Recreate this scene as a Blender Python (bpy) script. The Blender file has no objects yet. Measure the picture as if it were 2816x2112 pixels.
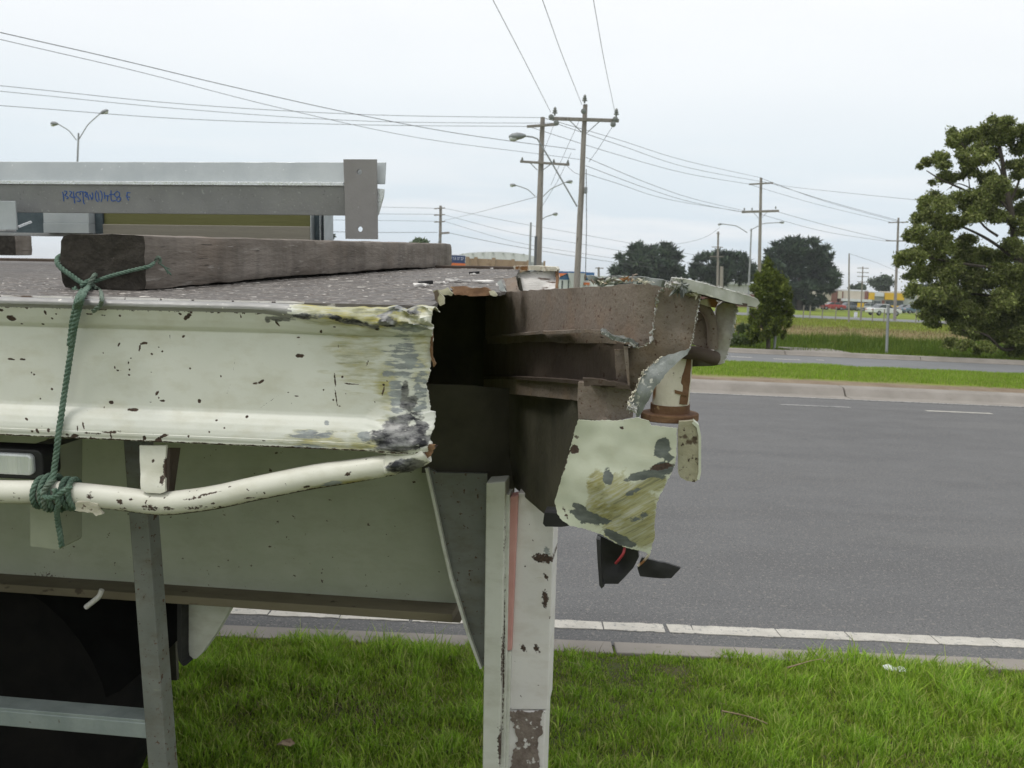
import bpy, bmesh, math, random
import numpy as np
from mathutils import Vector, Matrix, noise
from mathutils.geometry import delaunay_2d_cdt

random.seed(7)
RNG = np.random.default_rng(7)
SC = bpy.context.scene
COL = SC.collection
R = math.radians

# ------------------------------------------------------------------ camera
EYE = Vector((0.0, 0.0, 1.65))          # eye height above the road
FPX = 2738.0                            # 35 mm equivalent lens on a 2816 px wide picture
PITCH = math.atan(266.0 / FPX)
ROLL = math.atan(0.043)
FWD = Vector((0, math.cos(PITCH), -math.sin(PITCH)))
_R0 = Vector((1, 0, 0)); _U0 = Vector((0, math.sin(PITCH), math.cos(PITCH)))
CR = _R0 * math.cos(ROLL) + _U0 * math.sin(ROLL)
CU = _U0 * math.cos(ROLL) - _R0 * math.sin(ROLL)
cam = bpy.data.cameras.new('camera'); camo = bpy.data.objects.new('camera', cam); COL.objects.link(camo)
cam.sensor_width = 36.0; cam.lens = FPX * 36.0 / 2816.0
cam.clip_start = 0.05; cam.clip_end = 6000
camo.matrix_world = Matrix(((CR.x, CU.x, -FWD.x, EYE.x), (CR.y, CU.y, -FWD.y, EYE.y), (CR.z, CU.z, -FWD.z, EYE.z), (0, 0, 0, 1)))
cam.dof.use_dof = True; cam.dof.focus_distance = 1.65; cam.dof.aperture_fstop = 18.0      # small compact-camera softness far away
SC.camera = camo

# ------------------------------------------------------------------ world, sun, exposure
SUN_EL, SUN_AZ = R(62), R(-115)         # soft light from the left, a little behind the viewer
w = bpy.data.worlds.new('World'); SC.world = w; w.use_nodes = True
nt = w.node_tree; nt.nodes.clear()
def node(nt, typ, ins=None, **props):
    n = nt.nodes.new(typ)
    for k, v in props.items(): setattr(n, k, v)
    for k, v in (ins or {}).items():
        s = n.inputs[k]
        if isinstance(v, bpy.types.NodeSocket): nt.links.new(v, s)
        else: s.default_value = v
    return n
sky = node(nt, 'ShaderNodeTexSky', sky_type='NISHITA', sun_disc=False, sun_elevation=SUN_EL, sun_rotation=SUN_AZ)
sky.air_density = 1.0; sky.dust_density = 1.5
tc = node(nt, 'ShaderNodeTexCoord')
mp = node(nt, 'ShaderNodeMapping', {'Vector': tc.outputs['Generated'], 'Scale': (1.0, 1.0, 3.2)})
n1 = node(nt, 'ShaderNodeTexNoise', {'Vector': mp.outputs[0], 'Scale': 2.6, 'Detail': 7, 'Roughness': .52})
mp2 = node(nt, 'ShaderNodeMapping', {'Vector': tc.outputs['Generated'], 'Scale': (1.0, 1.0, 9.0)})
n2 = node(nt, 'ShaderNodeTexNoise', {'Vector': mp2.outputs[0], 'Scale': 4.2, 'Detail': 7, 'Roughness': .5})
cov = node(nt, 'ShaderNodeMapRange', {'Value': n1.outputs['Fac'], 'From Min': .32, 'From Max': .58, 'To Min': .95, 'To Max': 1.0})
el = node(nt, 'ShaderNodeSeparateXYZ', {'Vector': tc.outputs['Generated']})
tone = node(nt, 'ShaderNodeValToRGB', {'Fac': el.outputs[2]})          # overcast: bluer low down, whiter overhead
cr = tone.color_ramp; cr.elements[0].position = 0.0; cr.elements[0].color = (.78, .83, .87, 1); cr.elements[1].position = .30; cr.elements[1].color = (.955, .97, .985, 1)
for p_, c_ in ((.05, (.70, .79, .86, 1)), (.12, (.77, .845, .895, 1)), (.20, (.88, .92, .95, 1))): q_ = cr.elements.new(p_); q_.color = c_
mixw = node(nt, 'ShaderNodeMix', data_type='RGBA')
def rgba_in(n, which): return [s for s in n.inputs if s.type == 'RGBA'][which]
def rgba_out(n): return [s for s in n.outputs if s.type == 'RGBA'][0]
low = node(nt, 'ShaderNodeMapRange', {'Value': el.outputs[2], 'From Min': .05, 'From Max': .17, 'To Min': 1.0, 'To Max': .0})
puff = node(nt, 'ShaderNodeMapRange', {'Value': n2.outputs['Fac'], 'From Min': .47, 'From Max': .66, 'To Max': .75})
pm_ = node(nt, 'ShaderNodeMath', {0: low.outputs[0], 1: puff.outputs[0]}, operation='MULTIPLY')
cloud = node(nt, 'ShaderNodeMix', data_type='RGBA'); nt.links.new(pm_.outputs[0], cloud.inputs[0]); nt.links.new(tone.outputs[0], rgba_in(cloud, 0)); rgba_in(cloud, 1).default_value = (.91, .925, .94, 1)
ten = node(nt, 'ShaderNodeVectorMath', {0: rgba_out(cloud)}, operation='SCALE'); ten.inputs['Scale'].default_value = 10.7
nt.links.new(cov.outputs[0], mixw.inputs[0])
nt.links.new(sky.outputs[0], rgba_in(mixw, 0)); nt.links.new(ten.outputs[0], rgba_in(mixw, 1))
bg = node(nt, 'ShaderNodeBackground', {'Color': rgba_out(mixw), 'Strength': 0.1})
out = node(nt, 'ShaderNodeOutputWorld', {'Surface': bg.outputs[0]})
sl = bpy.data.lights.new('sun', 'SUN'); so = bpy.data.objects.new('sun', sl); COL.objects.link(so)
sl.energy = 1.5; sl.angle = R(16); sl.color = (1.0, .97, .92)
sd = Vector((math.sin(SUN_AZ) * math.cos(SUN_EL), math.cos(SUN_AZ) * math.cos(SUN_EL), math.sin(SUN_EL)))
so.rotation_euler = (-sd).to_track_quat('-Z', 'Y').to_euler()
SC.view_settings.view_transform = 'Standard'; SC.view_settings.look = 'None'
SC.view_settings.gamma = 1.0; SC.view_settings.use_curve_mapping = False
SC.view_settings.exposure = 0.0
SC.cycles.max_bounces = 6; SC.cycles.diffuse_bounces = 2; SC.cycles.glossy_bounces = 3; SC.cycles.transparent_max_bounces = 6

# ------------------------------------------------------------------ survey helpers: photo measurements to metres
def ray(x, y): return FWD + CR * ((x - 1408.0) / FPX) - CU * ((y - 1056.0) / FPX)
def at(x, y, Z): return EYE + ray(x, y) * Z                  # point at distance Z in front of the eye
def gnd(x, y, z=0.0):
    r = ray(x, y); return EYE + r * ((z - EYE.z) / r.z)
# trailer frame: l along the trailer (to the right), w across it (away), u up from the deck
_L = Vector((math.cos(R(8)), -math.sin(R(8)), .023)).normalized()
_W = Vector((math.sin(R(8)), math.cos(R(8)), .042)); _W = (_W - _L * _W.dot(_L)).normalized()
_U = _L.cross(_W)
T0 = at(500, 826, 1.5)
TM = Matrix(((_L.x, _W.x, _U.x, T0.x), (_L.y, _W.y, _U.y, T0.y), (_L.z, _W.z, _U.z, T0.z), (0, 0, 0, 1)))
TI = TM.inverted(); TR = TI.to_3x3(); EL = TI @ EYE
def TL(x, y, w):                                            # on the plane w
    d = TR @ ray(x, y); t = (w - EL.y) / d.y; p = EL + d * t; return Vector((p.x, w, p.z))
def TD(x, y, u=0.0):                                        # on the plane u (deck height)
    d = TR @ ray(x, y); t = (u - EL.z) / d.z; return EL + d * t

# ------------------------------------------------------------------ material helpers
MATS = {}
def newmat(name):
    m = bpy.data.materials.new(name); m.use_nodes = True; m.node_tree.nodes.clear(); MATS[name] = m; return m, m.node_tree
def col4(c): return (c[0], c[1], c[2], 1)
def mixc(nt, f, a, b):
    n = nt.nodes.new('ShaderNodeMix'); n.data_type = 'RGBA'
    for s, v in ((n.inputs[0], f), (rgba_in(n, 0), a), (rgba_in(n, 1), b)):
        if isinstance(v, bpy.types.NodeSocket): nt.links.new(v, s)
        elif isinstance(v, (int, float)): s.default_value = v
        else: s.default_value = col4(v)
    return rgba_out(n)
def math_(nt, op, a, b=None, clamp=False):
    n = nt.nodes.new('ShaderNodeMath'); n.operation = op; n.use_clamp = clamp
    for s, v in ((n.inputs[0], a), (n.inputs[1], b)):
        if v is None: continue
        if isinstance(v, bpy.types.NodeSocket): nt.links.new(v, s)
        else: s.default_value = v
    return n.outputs[0]
def noise_(nt, vec, scale, detail=4, rough=.55, stretch=None):
    if stretch:
        vec = node(nt, 'ShaderNodeMapping', {'Vector': vec, 'Scale': stretch}).outputs[0]
    return node(nt, 'ShaderNodeTexNoise', {'Vector': vec, 'Scale': scale, 'Detail': detail, 'Roughness': rough}).outputs['Fac']
def remap(nt, v, a, b, c=0.0, d=1.0):
    return node(nt, 'ShaderNodeMapRange', {'Value': v, 'From Min': a, 'From Max': b, 'To Min': c, 'To Max': d}).outputs[0]
def pm(name, c1, c2, scale=8, rough=.7, metal=0.0, bump=.15, bscale=60, stretch=None, speck=None, detail=5, spec=.3, soft=None):
    """two-tone noise material, optional list of (colour, scale, threshold, stretch) specks"""
    if name in MATS: return MATS[name]
    m, nt = newmat(name)
    co = node(nt, 'ShaderNodeTexCoord').outputs['Object']
    f = remap(nt, noise_(nt, co, scale, detail, .6, stretch), .32, .68)
    c = mixc(nt, f, c1, c2)
    for (sc_, s_, lo, hi, am, sst) in soft or ():
        c = mixc(nt, remap(nt, noise_(nt, co, s_, 4, .6, sst), lo, hi, 0, am), c, sc_)
    for sp in speck or ():
        sc_, s_, th = sp[0], sp[1], sp[2]
        k = remap(nt, noise_(nt, co, s_, 3, .6, sp[3] if len(sp) > 3 else None), th, th + .05)
        c = mixc(nt, k, c, sc_)
    b = node(nt, 'ShaderNodeBump', {'Strength': bump, 'Distance': .004, 'Height': noise_(nt, co, bscale, 4, .6, stretch)})
    p = node(nt, 'ShaderNodeBsdfPrincipled', {'Base Color': c, 'Metallic': metal, 'Normal': b.outputs[0]})
    p.inputs['Specular IOR Level'].default_value = spec
    rr = remap(nt, noise_(nt, co, scale * 2.3, 3), .3, .7, max(0, rough - .12), min(1, rough + .12))
    nt.links.new(rr, p.inputs['Roughness'])
    sh = p.outputs[0]
    node(nt, 'ShaderNodeOutputMaterial', {'Surface': sh})
    return m
def worn(name, paint, paint2, rust=(.048, .036, .029), grey=(.30, .32, .33), yellow=(.42, .355, .05), black=(.035, .035, .04), rough=.42,
         chips=.745, stain=(.40, .36, .22), stain_amt=.35, srot=0.0, sscale=70, rn=1.7, sst=(.35, 1, 2.0), gsharp=2.2):
    """old paint: the mesh attribute 'wear' says where primer (r), yellow scuff (g), rust chips (b) and bare dark steel (a) show"""
    m, nt = newmat(name)
    co = node(nt, 'ShaderNodeTexCoord').outputs['Object']
    at_ = node(nt, 'ShaderNodeAttribute', attribute_name='wear')
    sep = node(nt, 'ShaderNodeSeparateColor', {'Color': at_.outputs['Color']})
    big = noise_(nt, co, 9, 5, .6)
    c = mixc(nt, remap(nt, big, .35, .65), paint, paint2)
    st = remap(nt, noise_(nt, co, 14, 6, .65, (1, 1, 2.2)), .48, .75, 0, stain_amt)
    c = mixc(nt, st, c, stain)
    rv = node(nt, 'ShaderNodeMapping', {'Vector': co, 'Rotation': (0, srot, 0)}).outputs[0]
    str1 = noise_(nt, rv, sscale, 5, .65, sst)
    scr = noise_(nt, rv, 110, 4, .7, (.12, 1, 2.2))
    fine = noise_(nt, co, 260, 4, .6)
    def mask(ch, amt, nz, sharp):
        v = math_(nt, 'ADD', ch, math_(nt, 'MULTIPLY', math_(nt, 'SUBTRACT', nz, .5), amt))
        return math_(nt, 'MULTIPLY_ADD', math_(nt, 'SUBTRACT', v, .5), sharp, True) if False else math_(nt, 'ADD', math_(nt, 'MULTIPLY', math_(nt, 'SUBTRACT', v, .5), sharp), .5, True)
    g = mask(sep.outputs[1], 1.5, str1, gsharp)
    ysp = mixc(nt, remap(nt, noise_(nt, co, 45, 4, .6, (.5, 1, 1.5)), .38, .6), yellow, (.36, .35, .19))
    c = mixc(nt, math_(nt, 'MULTIPLY', g, .9), c, ysp)
    c = mixc(nt, math_(nt, 'MULTIPLY', g, remap(nt, scr, .50, .62, 0, .75)), c, (.46, .465, .40))
    c = mixc(nt, math_(nt, 'MULTIPLY', g, remap(nt, scr, .46, .36, 0, .6)), c, (.13, .13, .09))
    r = mask(sep.outputs[0], rn, str1, 9)
    gc = mixc(nt, remap(nt, noise_(nt, co, 120, 4, .6, (.4, 1, 1)), .35, .65), (grey[0] * .75, grey[1] * .75, grey[2] * .75), (grey[0] * 1.25, grey[1] * 1.25, grey[2] * 1.2))
    c = mixc(nt, r, c, gc)
    a = mask(at_.outputs['Alpha'], 1.3, noise_(nt, co, 85, 5, .6, (.6, 1, 1.2)), 6)
    bc = mixc(nt, remap(nt, noise_(nt, co, 48, 5, .65, (.6, 1, 1.4)), .38, .56), black, (.27, .27, .265))
    c = mixc(nt, a, c, bc)
    b = mask(sep.outputs[2], 1.2, noise_(nt, co, 160, 4, .65), 9)
    b2 = remap(nt, noise_(nt, co, 75, 3, .55), chips, chips + .02)
    b = math_(nt, 'MAXIMUM', b, b2)
    rc = mixc(nt, remap(nt, fine, .35, .65), rust, (rust[0] * 1.9, rust[1] * 1.6, rust[2] * 1.5))
    c = mixc(nt, b, c, rc)
    rough_ = math_(nt, 'ADD', math_(nt, 'MULTIPLY', b, .4), remap(nt, big, .3, .7, rough - .06, rough + .12), True)
    hgt = math_(nt, 'SUBTRACT', math_(nt, 'MULTIPLY', fine, .25), math_(nt, 'ADD', math_(nt, 'MULTIPLY', b, .5), math_(nt, 'MULTIPLY', r, .25)))
    bm = node(nt, 'ShaderNodeBump', {'Strength': .45, 'Distance': .0012, 'Height': hgt})
    met = math_(nt, 'MULTIPLY', a, .55)
    p = node(nt, 'ShaderNodeBsdfPrincipled', {'Base Color': c, 'Roughness': rough_, 'Metallic': met, 'Normal': bm.outputs[0]})
    p.inputs['Specular IOR Level'].default_value = .35
    node(nt, 'ShaderNodeOutputMaterial', {'Surface': p.outputs[0]})
    return m
def leafmat(name, tint=1.0, transl=.35):
    """foliage: per-blade colour from the mesh attribute 'col'"""
    if name in MATS: return MATS[name]
    m, nt = newmat(name)
    a = node(nt, 'ShaderNodeAttribute', attribute_name='col')
    d = node(nt, 'ShaderNodeBsdfPrincipled', {'Base Color': a.outputs['Color'], 'Roughness': .6})
    d.inputs['Specular IOR Level'].default_value = .25
    t = node(nt, 'ShaderNodeBsdfTranslucent', {'Color': a.outputs['Color']})
    mx = node(nt, 'ShaderNodeMixShader', {0: transl, 1: d.outputs[0], 2: t.outputs[0]})
    node(nt, 'ShaderNodeOutputMaterial', {'Surface': mx.outputs[0]})
    return m

# ------------------------------------------------------------------ object helpers
def tag(o, label=None, cat=None, group=None, kind=None):
    if label: o['label'] = label
    if cat: o['category'] = cat
    if group: o['group'] = group
    if kind: o['kind'] = kind
    return o
def empty(name, loc=(0, 0, 0), label=None, cat=None, group=None):
    o = bpy.data.objects.new(name, None); COL.objects.link(o); o.location = loc; o.empty_display_size = .2
    return tag(o, label, cat, group)
def link(name, me, mat, parent=None, smooth=None, bevel=0):
    o = bpy.data.objects.new(name, me); COL.objects.link(o)
    for m in (mat if isinstance(mat, (list, tuple)) else [mat]):
        if m and len(me.materials) < (len(mat) if isinstance(mat, (list, tuple)) else 1): me.materials.append(m)
    if parent: o.parent = parent
    if smooth is not None:
        me.polygons.foreach_set('use_smooth', [True] * len(me.polygons))
        try: me.set_sharp_from_angle(angle=R(smooth))
        except Exception: pass
    if bevel:
        b = o.modifiers.new('bevel', 'BEVEL'); b.width = bevel; b.segments = 2; b.limit_method = 'ANGLE'; b.angle_limit = R(40)
    return o
def np_mesh(name, V, F, colors=None, attr='col'):
    V = np.asarray(V, np.float32); F = np.asarray(F, np.int32)
    me = bpy.data.meshes.new(name); k = F.shape[1]
    me.vertices.add(len(V)); me.vertices.foreach_set('co', V.ravel())
    me.loops.add(F.size); me.loops.foreach_set('vertex_index', F.ravel())
    me.polygons.add(len(F)); me.polygons.foreach_set('loop_start', np.arange(0, F.size, k, dtype=np.int32))
    me.polygons.foreach_set('loop_total', np.full(len(F), k, np.int32))
    me.update(calc_edges=True)
    if colors is not None: set_attr(me, attr, colors)
    return me
def set_attr(me, attr, colors):
    a = me.color_attributes.new(attr, 'FLOAT_COLOR', 'POINT')
    c = np.asarray(colors, np.float32)
    if c.shape[1] == 3: c = np.hstack([c, np.ones((len(c), 1), np.float32)])
    a.data.foreach_set('color', c.ravel())
def vnoise(p, s, seed=0.0): return noise.noise(Vector((p[0] * s + seed, p[1] * s + seed * 1.7, p[2] * s - seed)))
class MB:
    """collects faces; build() links them as one mesh object"""
    def __init__(s): s.v = []; s.f = []; s.mi = []; s.cm = 0
    def add(s, vs, fs):
        n = len(s.v); s.v += [tuple(q) for q in vs]
        for f in fs: s.f.append(tuple(i + n for i in f)); s.mi.append(s.cm)
        return s
    def box(s, a, b):
        x0, y0, z0 = [min(p, q) for p, q in zip(a, b)]; x1, y1, z1 = [max(p, q) for p, q in zip(a, b)]
        return s.add([(x0, y0, z0), (x1, y0, z0), (x1, y1, z0), (x0, y1, z0), (x0, y0, z1), (x1, y0, z1), (x1, y1, z1), (x0, y1, z1)],
                     [(0, 3, 2, 1), (4, 5, 6, 7), (0, 1, 5, 4), (1, 2, 6, 5), (2, 3, 7, 6), (3, 0, 4, 7)])
    def hexa(s, lo, hi):                                  # two quads (lists of four points)
        return s.add(list(lo) + list(hi), [(0, 3, 2, 1), (4, 5, 6, 7), (0, 1, 5, 4), (1, 2, 6, 5), (2, 3, 7, 6), (3, 0, 4, 7)])
    def bar(s, p, q, wd, ht, up=(0, 0, 1)):               # rectangular bar from p to q
        p = Vector(p); q = Vector(q); d = (q - p).normalized(); up = Vector(up)
        a = d.cross(up)
        if a.length < 1e-4: a = d.cross(Vector((1, 0, 0)))
        a.normalize(); b = a.cross(d); a = a * wd / 2; b = b * ht / 2
        return s.hexa([p - a - b, p + a - b, p + a + b, p - a + b], [q - a - b, q + a - b, q + a + b, q - a + b])
    def tube(s, path, r, sides=10, caps=True):
        pts = [Vector(p) for p in path]; n = len(pts); rr = r if isinstance(r, (list, tuple)) else [r] * n
        T = [(pts[min(i + 1, n - 1)] - pts[max(i - 1, 0)]).normalized() for i in range(n)]
        N = T[0].orthogonal().normalized(); base = len(s.v)
        for i in range(n):
            N = (N - T[i] * N.dot(T[i]));
            if N.length < 1e-6: N = T[i].orthogonal()
            N.normalize(); B = T[i].cross(N)
            for k in range(sides):
                a = 2 * math.pi * k / sides; s.v.append(tuple(pts[i] + (N * math.cos(a) + B * math.sin(a)) * rr[i]))
        for i in range(n - 1):
            for k in range(sides):
                a = base + i * sides + k; b = base + i * sides + (k + 1) % sides
                s.f.append((a, b, b + sides, a + sides)); s.mi.append(s.cm)
        if caps:
            s.f.append(tuple(base + k for k in reversed(range(sides)))); s.mi.append(s.cm)
            s.f.append(tuple(base + (n - 1) * sides + k for k in range(sides))); s.mi.append(s.cm)
        return s
    def prism(s, poly, d):                                # closed polygon of 3D points swept by vector d
        n = len(poly); d = Vector(d); P = [Vector(p) for p in poly]
        return s.add(P + [p + d for p in P], [tuple(reversed(range(n))), tuple(range(n, 2 * n))] + [(i, (i + 1) % n, n + (i + 1) % n, n + i) for i in range(n)])
    def lathe(s, prof, c, sides=16, axis='z'):            # (r, h) profile
        base = len(s.v); n = len(prof); c = Vector(c)
        for r, h in prof:
            for k in range(sides):
                a = 2 * math.pi * k / sides; x, y = r * math.cos(a), r * math.sin(a)
                v = {'z': (x, y, h), 'y': (x, h, y), 'x': (h, x, y)}[axis]; s.v.append(tuple(c + Vector(v)))
        for i in range(n - 1):
            for k in range(sides):
                a = base + i * sides + k; b = base + i * sides + (k + 1) % sides
                s.f.append((a, b, b + sides, a + sides)); s.mi.append(s.cm)
        s.f.append(tuple(base + k for k in reversed(range(sides)))); s.f.append(tuple(base + (n - 1) * sides + k for k in range(sides))); s.mi += [s.cm, s.cm]
        return s
    def mesh(s, name):
        me = bpy.data.meshes.new(name); me.from_pydata(s.v, [], s.f); me.update()
        if any(s.mi): me.polygons.foreach_set('material_index', s.mi)
        bm = bmesh.new(); bm.from_mesh(me); bmesh.ops.recalc_face_normals(bm, faces=bm.faces); bm.to_mesh(me); bm.free()
        return me
    def build(s, name, mat, parent=None, smooth=None, bevel=0): return link(name, s.mesh(name), mat, parent, smooth, bevel)

# wear masks: blobs given as (channel, x, y, rx, ry, angle, strength) measured on the photo, turned into trailer metres
def wear_mask(P, blobs, w=0.0, sx=None):
    P = np.asarray(P); A = np.zeros((len(P), 4), np.float32)
    for (ch, x, y, rx, ry, ang, st) in blobs:
        c = TL(x, y, w); e = TL(x + 10, y, w); k = (e - c).length / 10
        dl = P[:, 0] - c.x; du = P[:, 2] - c.z; a = R(ang)
        p = (dl * math.cos(a) + du * math.sin(a)) / (rx * k); q = (-dl * math.sin(a) + du * math.cos(a)) / (ry * k)
        d = np.sqrt(p * p + q * q); v = np.clip(1.5 - d, 0, 1) * st
        i = 'rgba'.index(ch); A[:, i] = np.maximum(A[:, i], v)
    return A
def wear_line(P, A, ch, pts, th, st, w=0.0):
    i = 'rgba'.index(ch)
    for (x0, y0), (x1, y1) in zip(pts[:-1], pts[1:]):
        a = TL(x0, y0, w); b = TL(x1, y1, w); k = th * .00054
        ab = np.array([b.x - a.x, b.z - a.z]); ap = np.stack([P[:, 0] - a.x, P[:, 2] - a.z], 1)
        t = np.clip((ap @ ab) / max(1e-9, ab @ ab), 0, 1); d = np.linalg.norm(ap - t[:, None] * ab, axis=1) / k
        A[:, i] = np.maximum(A[:, i], np.clip(1.5 - d, 0, 1) * st)

def sheet(name, outline, mat, parent, thick=.004, cell=.007, jag=0.0, ctrl=(), nz=0.0, nzs=30, blobs=None, lines=(), power=2.6, seed=1, smooth=40, soft=.012, wl=False):
    """thick plate of irregular outline; outline points are (x, y, w); the plate bends through all their w"""
    pts = [TL(*p) for p in outline]; C = np.array([(p.x, p.z, p.y) for p in pts + [TL(*p) for p in ctrl]])
    rnd = random.Random(seed); B = []
    n = len(pts)
    for i in range(n):
        a, b = pts[i], pts[(i + 1) % n]; L = math.hypot(b.x - a.x, b.z - a.z); m = max(1, int(L / cell))
        nx, nzv = -(b.z - a.z) / max(L, 1e-9), (b.x - a.x) / max(L, 1e-9)
        for k in range(m):
            t = k / m; j = rnd.uniform(-jag, jag) if (k and jag) else 0
            B.append((a.x + (b.x - a.x) * t + nx * j, a.z + (b.z - a.z) * t + nzv * j))
    BA = np.array(B); x0, z0 = BA.min(0); x1, z1 = BA.max(0)
    gx = np.arange(x0, x1, cell); gz = np.arange(z0, z1, cell)
    G = np.array([(x + (cell / 2 if j % 2 else 0), z) for j, z in enumerate(gz) for x in gx])
    ins = np.zeros(len(G), bool); jn = len(BA) - 1
    for i in range(len(BA)):
        xi, zi = BA[i]; xj, zj = BA[jn]
        c = ((zi > G[:, 1]) != (zj > G[:, 1])) & (G[:, 0] < (xj - xi) * (G[:, 1] - zi) / (zj - zi + 1e-12) + xi); ins ^= c; jn = i
    G = G[ins]
    if len(G):
        dm = np.min(np.linalg.norm(G[:, None, :] - BA[None, :, :], axis=2), axis=1); G = G[dm > cell * .45]
    allp = [Vector((p[0], p[1])) for p in B] + [Vector((p[0], p[1])) for p in G]
    res = delaunay_2d_cdt(allp, [], [list(range(len(B)))], 1, 1e-7)
    V2 = np.array([(v.x, v.y) for v in res[0]]); F = [tuple(f) for f in res[2]]
    d = np.linalg.norm(V2[:, None, :] - C[None, :, :2], axis=2); wt = (d * d + soft * soft) ** (-power / 2)
    W = (wt * C[:, 2]).sum(1) / wt.sum(1)
    if wl:
        od = sorted({(round(float(c_[0]), 4)): float(c_[2]) for c_ in C[:len(pts)]}.items()); W = np.interp(V2[:, 0], [a_[0] for a_ in od], [a_[1] for a_ in od])
    if nz: W = W + np.array([nz * vnoise((p[0], p[1], 0), nzs, seed) + nz * .5 * vnoise((p[0], p[1], 3), nzs * 2.7, seed) for p in V2])
    front = np.stack([V2[:, 0], W, V2[:, 1]], 1); back = front.copy(); back[:, 1] += thick
    nv = len(front); ec = {}
    for f in F:
        for i in range(len(f)):
            e = (f[i], f[(i + 1) % len(f)]); ec[tuple(sorted(e))] = None if tuple(sorted(e)) in ec else e
    fs = list(F) + [tuple(nv + i for i in reversed(f)) for f in F] + [(e[1], e[0], nv + e[0], nv + e[1]) for e in ec.values() if e]
    me = bpy.data.meshes.new(name); allv = np.vstack([front, back]); me.from_pydata(allv.tolist(), [], fs); me.update()
    bm = bmesh.new(); bm.from_mesh(me); bmesh.ops.recalc_face_normals(bm, faces=bm.faces); bm.to_mesh(me); bm.free()
    A = wear_mask(allv, blobs or [], w=float(np.mean(W)))
    for ln in lines: wear_line(allv, A, *ln, w=float(np.mean(W)))
    set_attr(me, 'wear', A)
    return link(name, me, mat, parent, smooth)
def ribbon(name, A, B, mat, parent, thick=.004, m=4, nz=0.0, nzs=40, seed=1, sub=6, smooth=40):
    """strip between two lines of local 3D points"""
    A = [Vector(p) for p in A]; B = [Vector(p) for p in B]
    def dens(P):
        o = []
        for a, b in zip(P[:-1], P[1:]): o += [a.lerp(b, k / sub) for k in range(sub)]
        return o + [P[-1]]
    A, B = dens(A), dens(B); n = len(A); V = []; F = []
    top = []
    for i in range(n):
        for j in range(m + 1):
            p = A[i].lerp(B[i], j / m)
            if nz: p = p + Vector((vnoise(p, nzs, seed), vnoise(p, nzs, seed + 5), vnoise(p, nzs, seed + 9))) * nz
            top.append(p)
    nrm = (A[-1] - A[0]).cross(B[0] - A[0]).normalized() * thick
    V = top + [p + nrm for p in top]; N = len(top); w1 = m + 1
    for i in range(n - 1):
        for j in range(m):
            a = i * w1 + j; F += [(a, a + 1, a + w1 + 1, a + w1), (N + a, N + a + w1, N + a + w1 + 1, N + a + 1)]
    for i in range(n - 1):
        a = i * w1; F.append((a, a + w1, N + a + w1, N + a)); a = i * w1 + m; F.append((a, N + a, N + a + w1, a + w1))
    for j in range(m):
        a = j; F.append((a, N + a, N + a + 1, a + 1)); a = (n - 1) * w1 + j; F.append((a, a + 1, N + a + 1, N + a))
    mb = MB(); mb.add(V, F); me = mb.mesh(name); set_attr(me, 'wear', np.zeros((len(V), 4))); return link(name, me, mat, parent, smooth)
def smooth_path(P, k=6):
    P = [Vector(p) for p in P]; Q = [P[0]] + P + [P[-1]]; o = []
    for i in range(1, len(Q) - 2):
        a, b, c, d = Q[i - 1], Q[i], Q[i + 1], Q[i + 2]
        for j in range(k):
            t = j / k; o.append(.5 * ((2 * b) + (c - a) * t + (2 * a - 5 * b + 4 * c - d) * t * t + (3 * b - a - 3 * c + d) * t ** 3))
    return o + [P[-1]]
# ------------------------------------------------------------------ foliage helpers
def blades(P, h, wd, cols, lean=.5, seg=2, rng=RNG):
    """grass blades standing on points P; returns a mesh"""
    n = len(P); yaw = rng.uniform(0, 2 * np.pi, n); ln = rng.uniform(.1, 1, n) * lean * h; la = rng.uniform(0, 2 * np.pi, n)
    dx, dy = np.cos(yaw) * wd / 2, np.sin(yaw) * wd / 2
    lx, ly = np.cos(la) * ln, np.sin(la) * ln; z0 = np.zeros(n)
    side = np.stack([dx, dy, z0], 1)
    if seg == 2:
        mid = P + np.stack([lx * .35, ly * .35, h * .6], 1); tip = P + np.stack([lx, ly, h * np.where(rng.random(n) < .3, .75, 1.0)], 1)
        V = np.stack([P - side, P + side, mid - side * .8, mid + side * .8, tip], 1).reshape(-1, 3)
        b = np.arange(n)[:, None] * 5
        F = np.concatenate([b + [0, 1, 3], b + [0, 3, 2], b + [2, 3, 4]], 0); C = np.repeat(cols, 5, 0)
    else:
        tip = P + np.stack([lx, ly, h], 1); V = np.stack([P - side, P + side, tip], 1).reshape(-1, 3)
        F = np.arange(n)[:, None] * 3 + np.array([0, 1, 2]); C = np.repeat(cols, 3, 0)
    return V, F, C
def palette(n, cols, jit=.2, rng=RNG):
    c = np.array(cols)[rng.integers(0, len(cols), n)]; return np.clip(c * rng.uniform(1 - jit, 1 + jit, (n, 1)), 0, 1)
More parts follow.
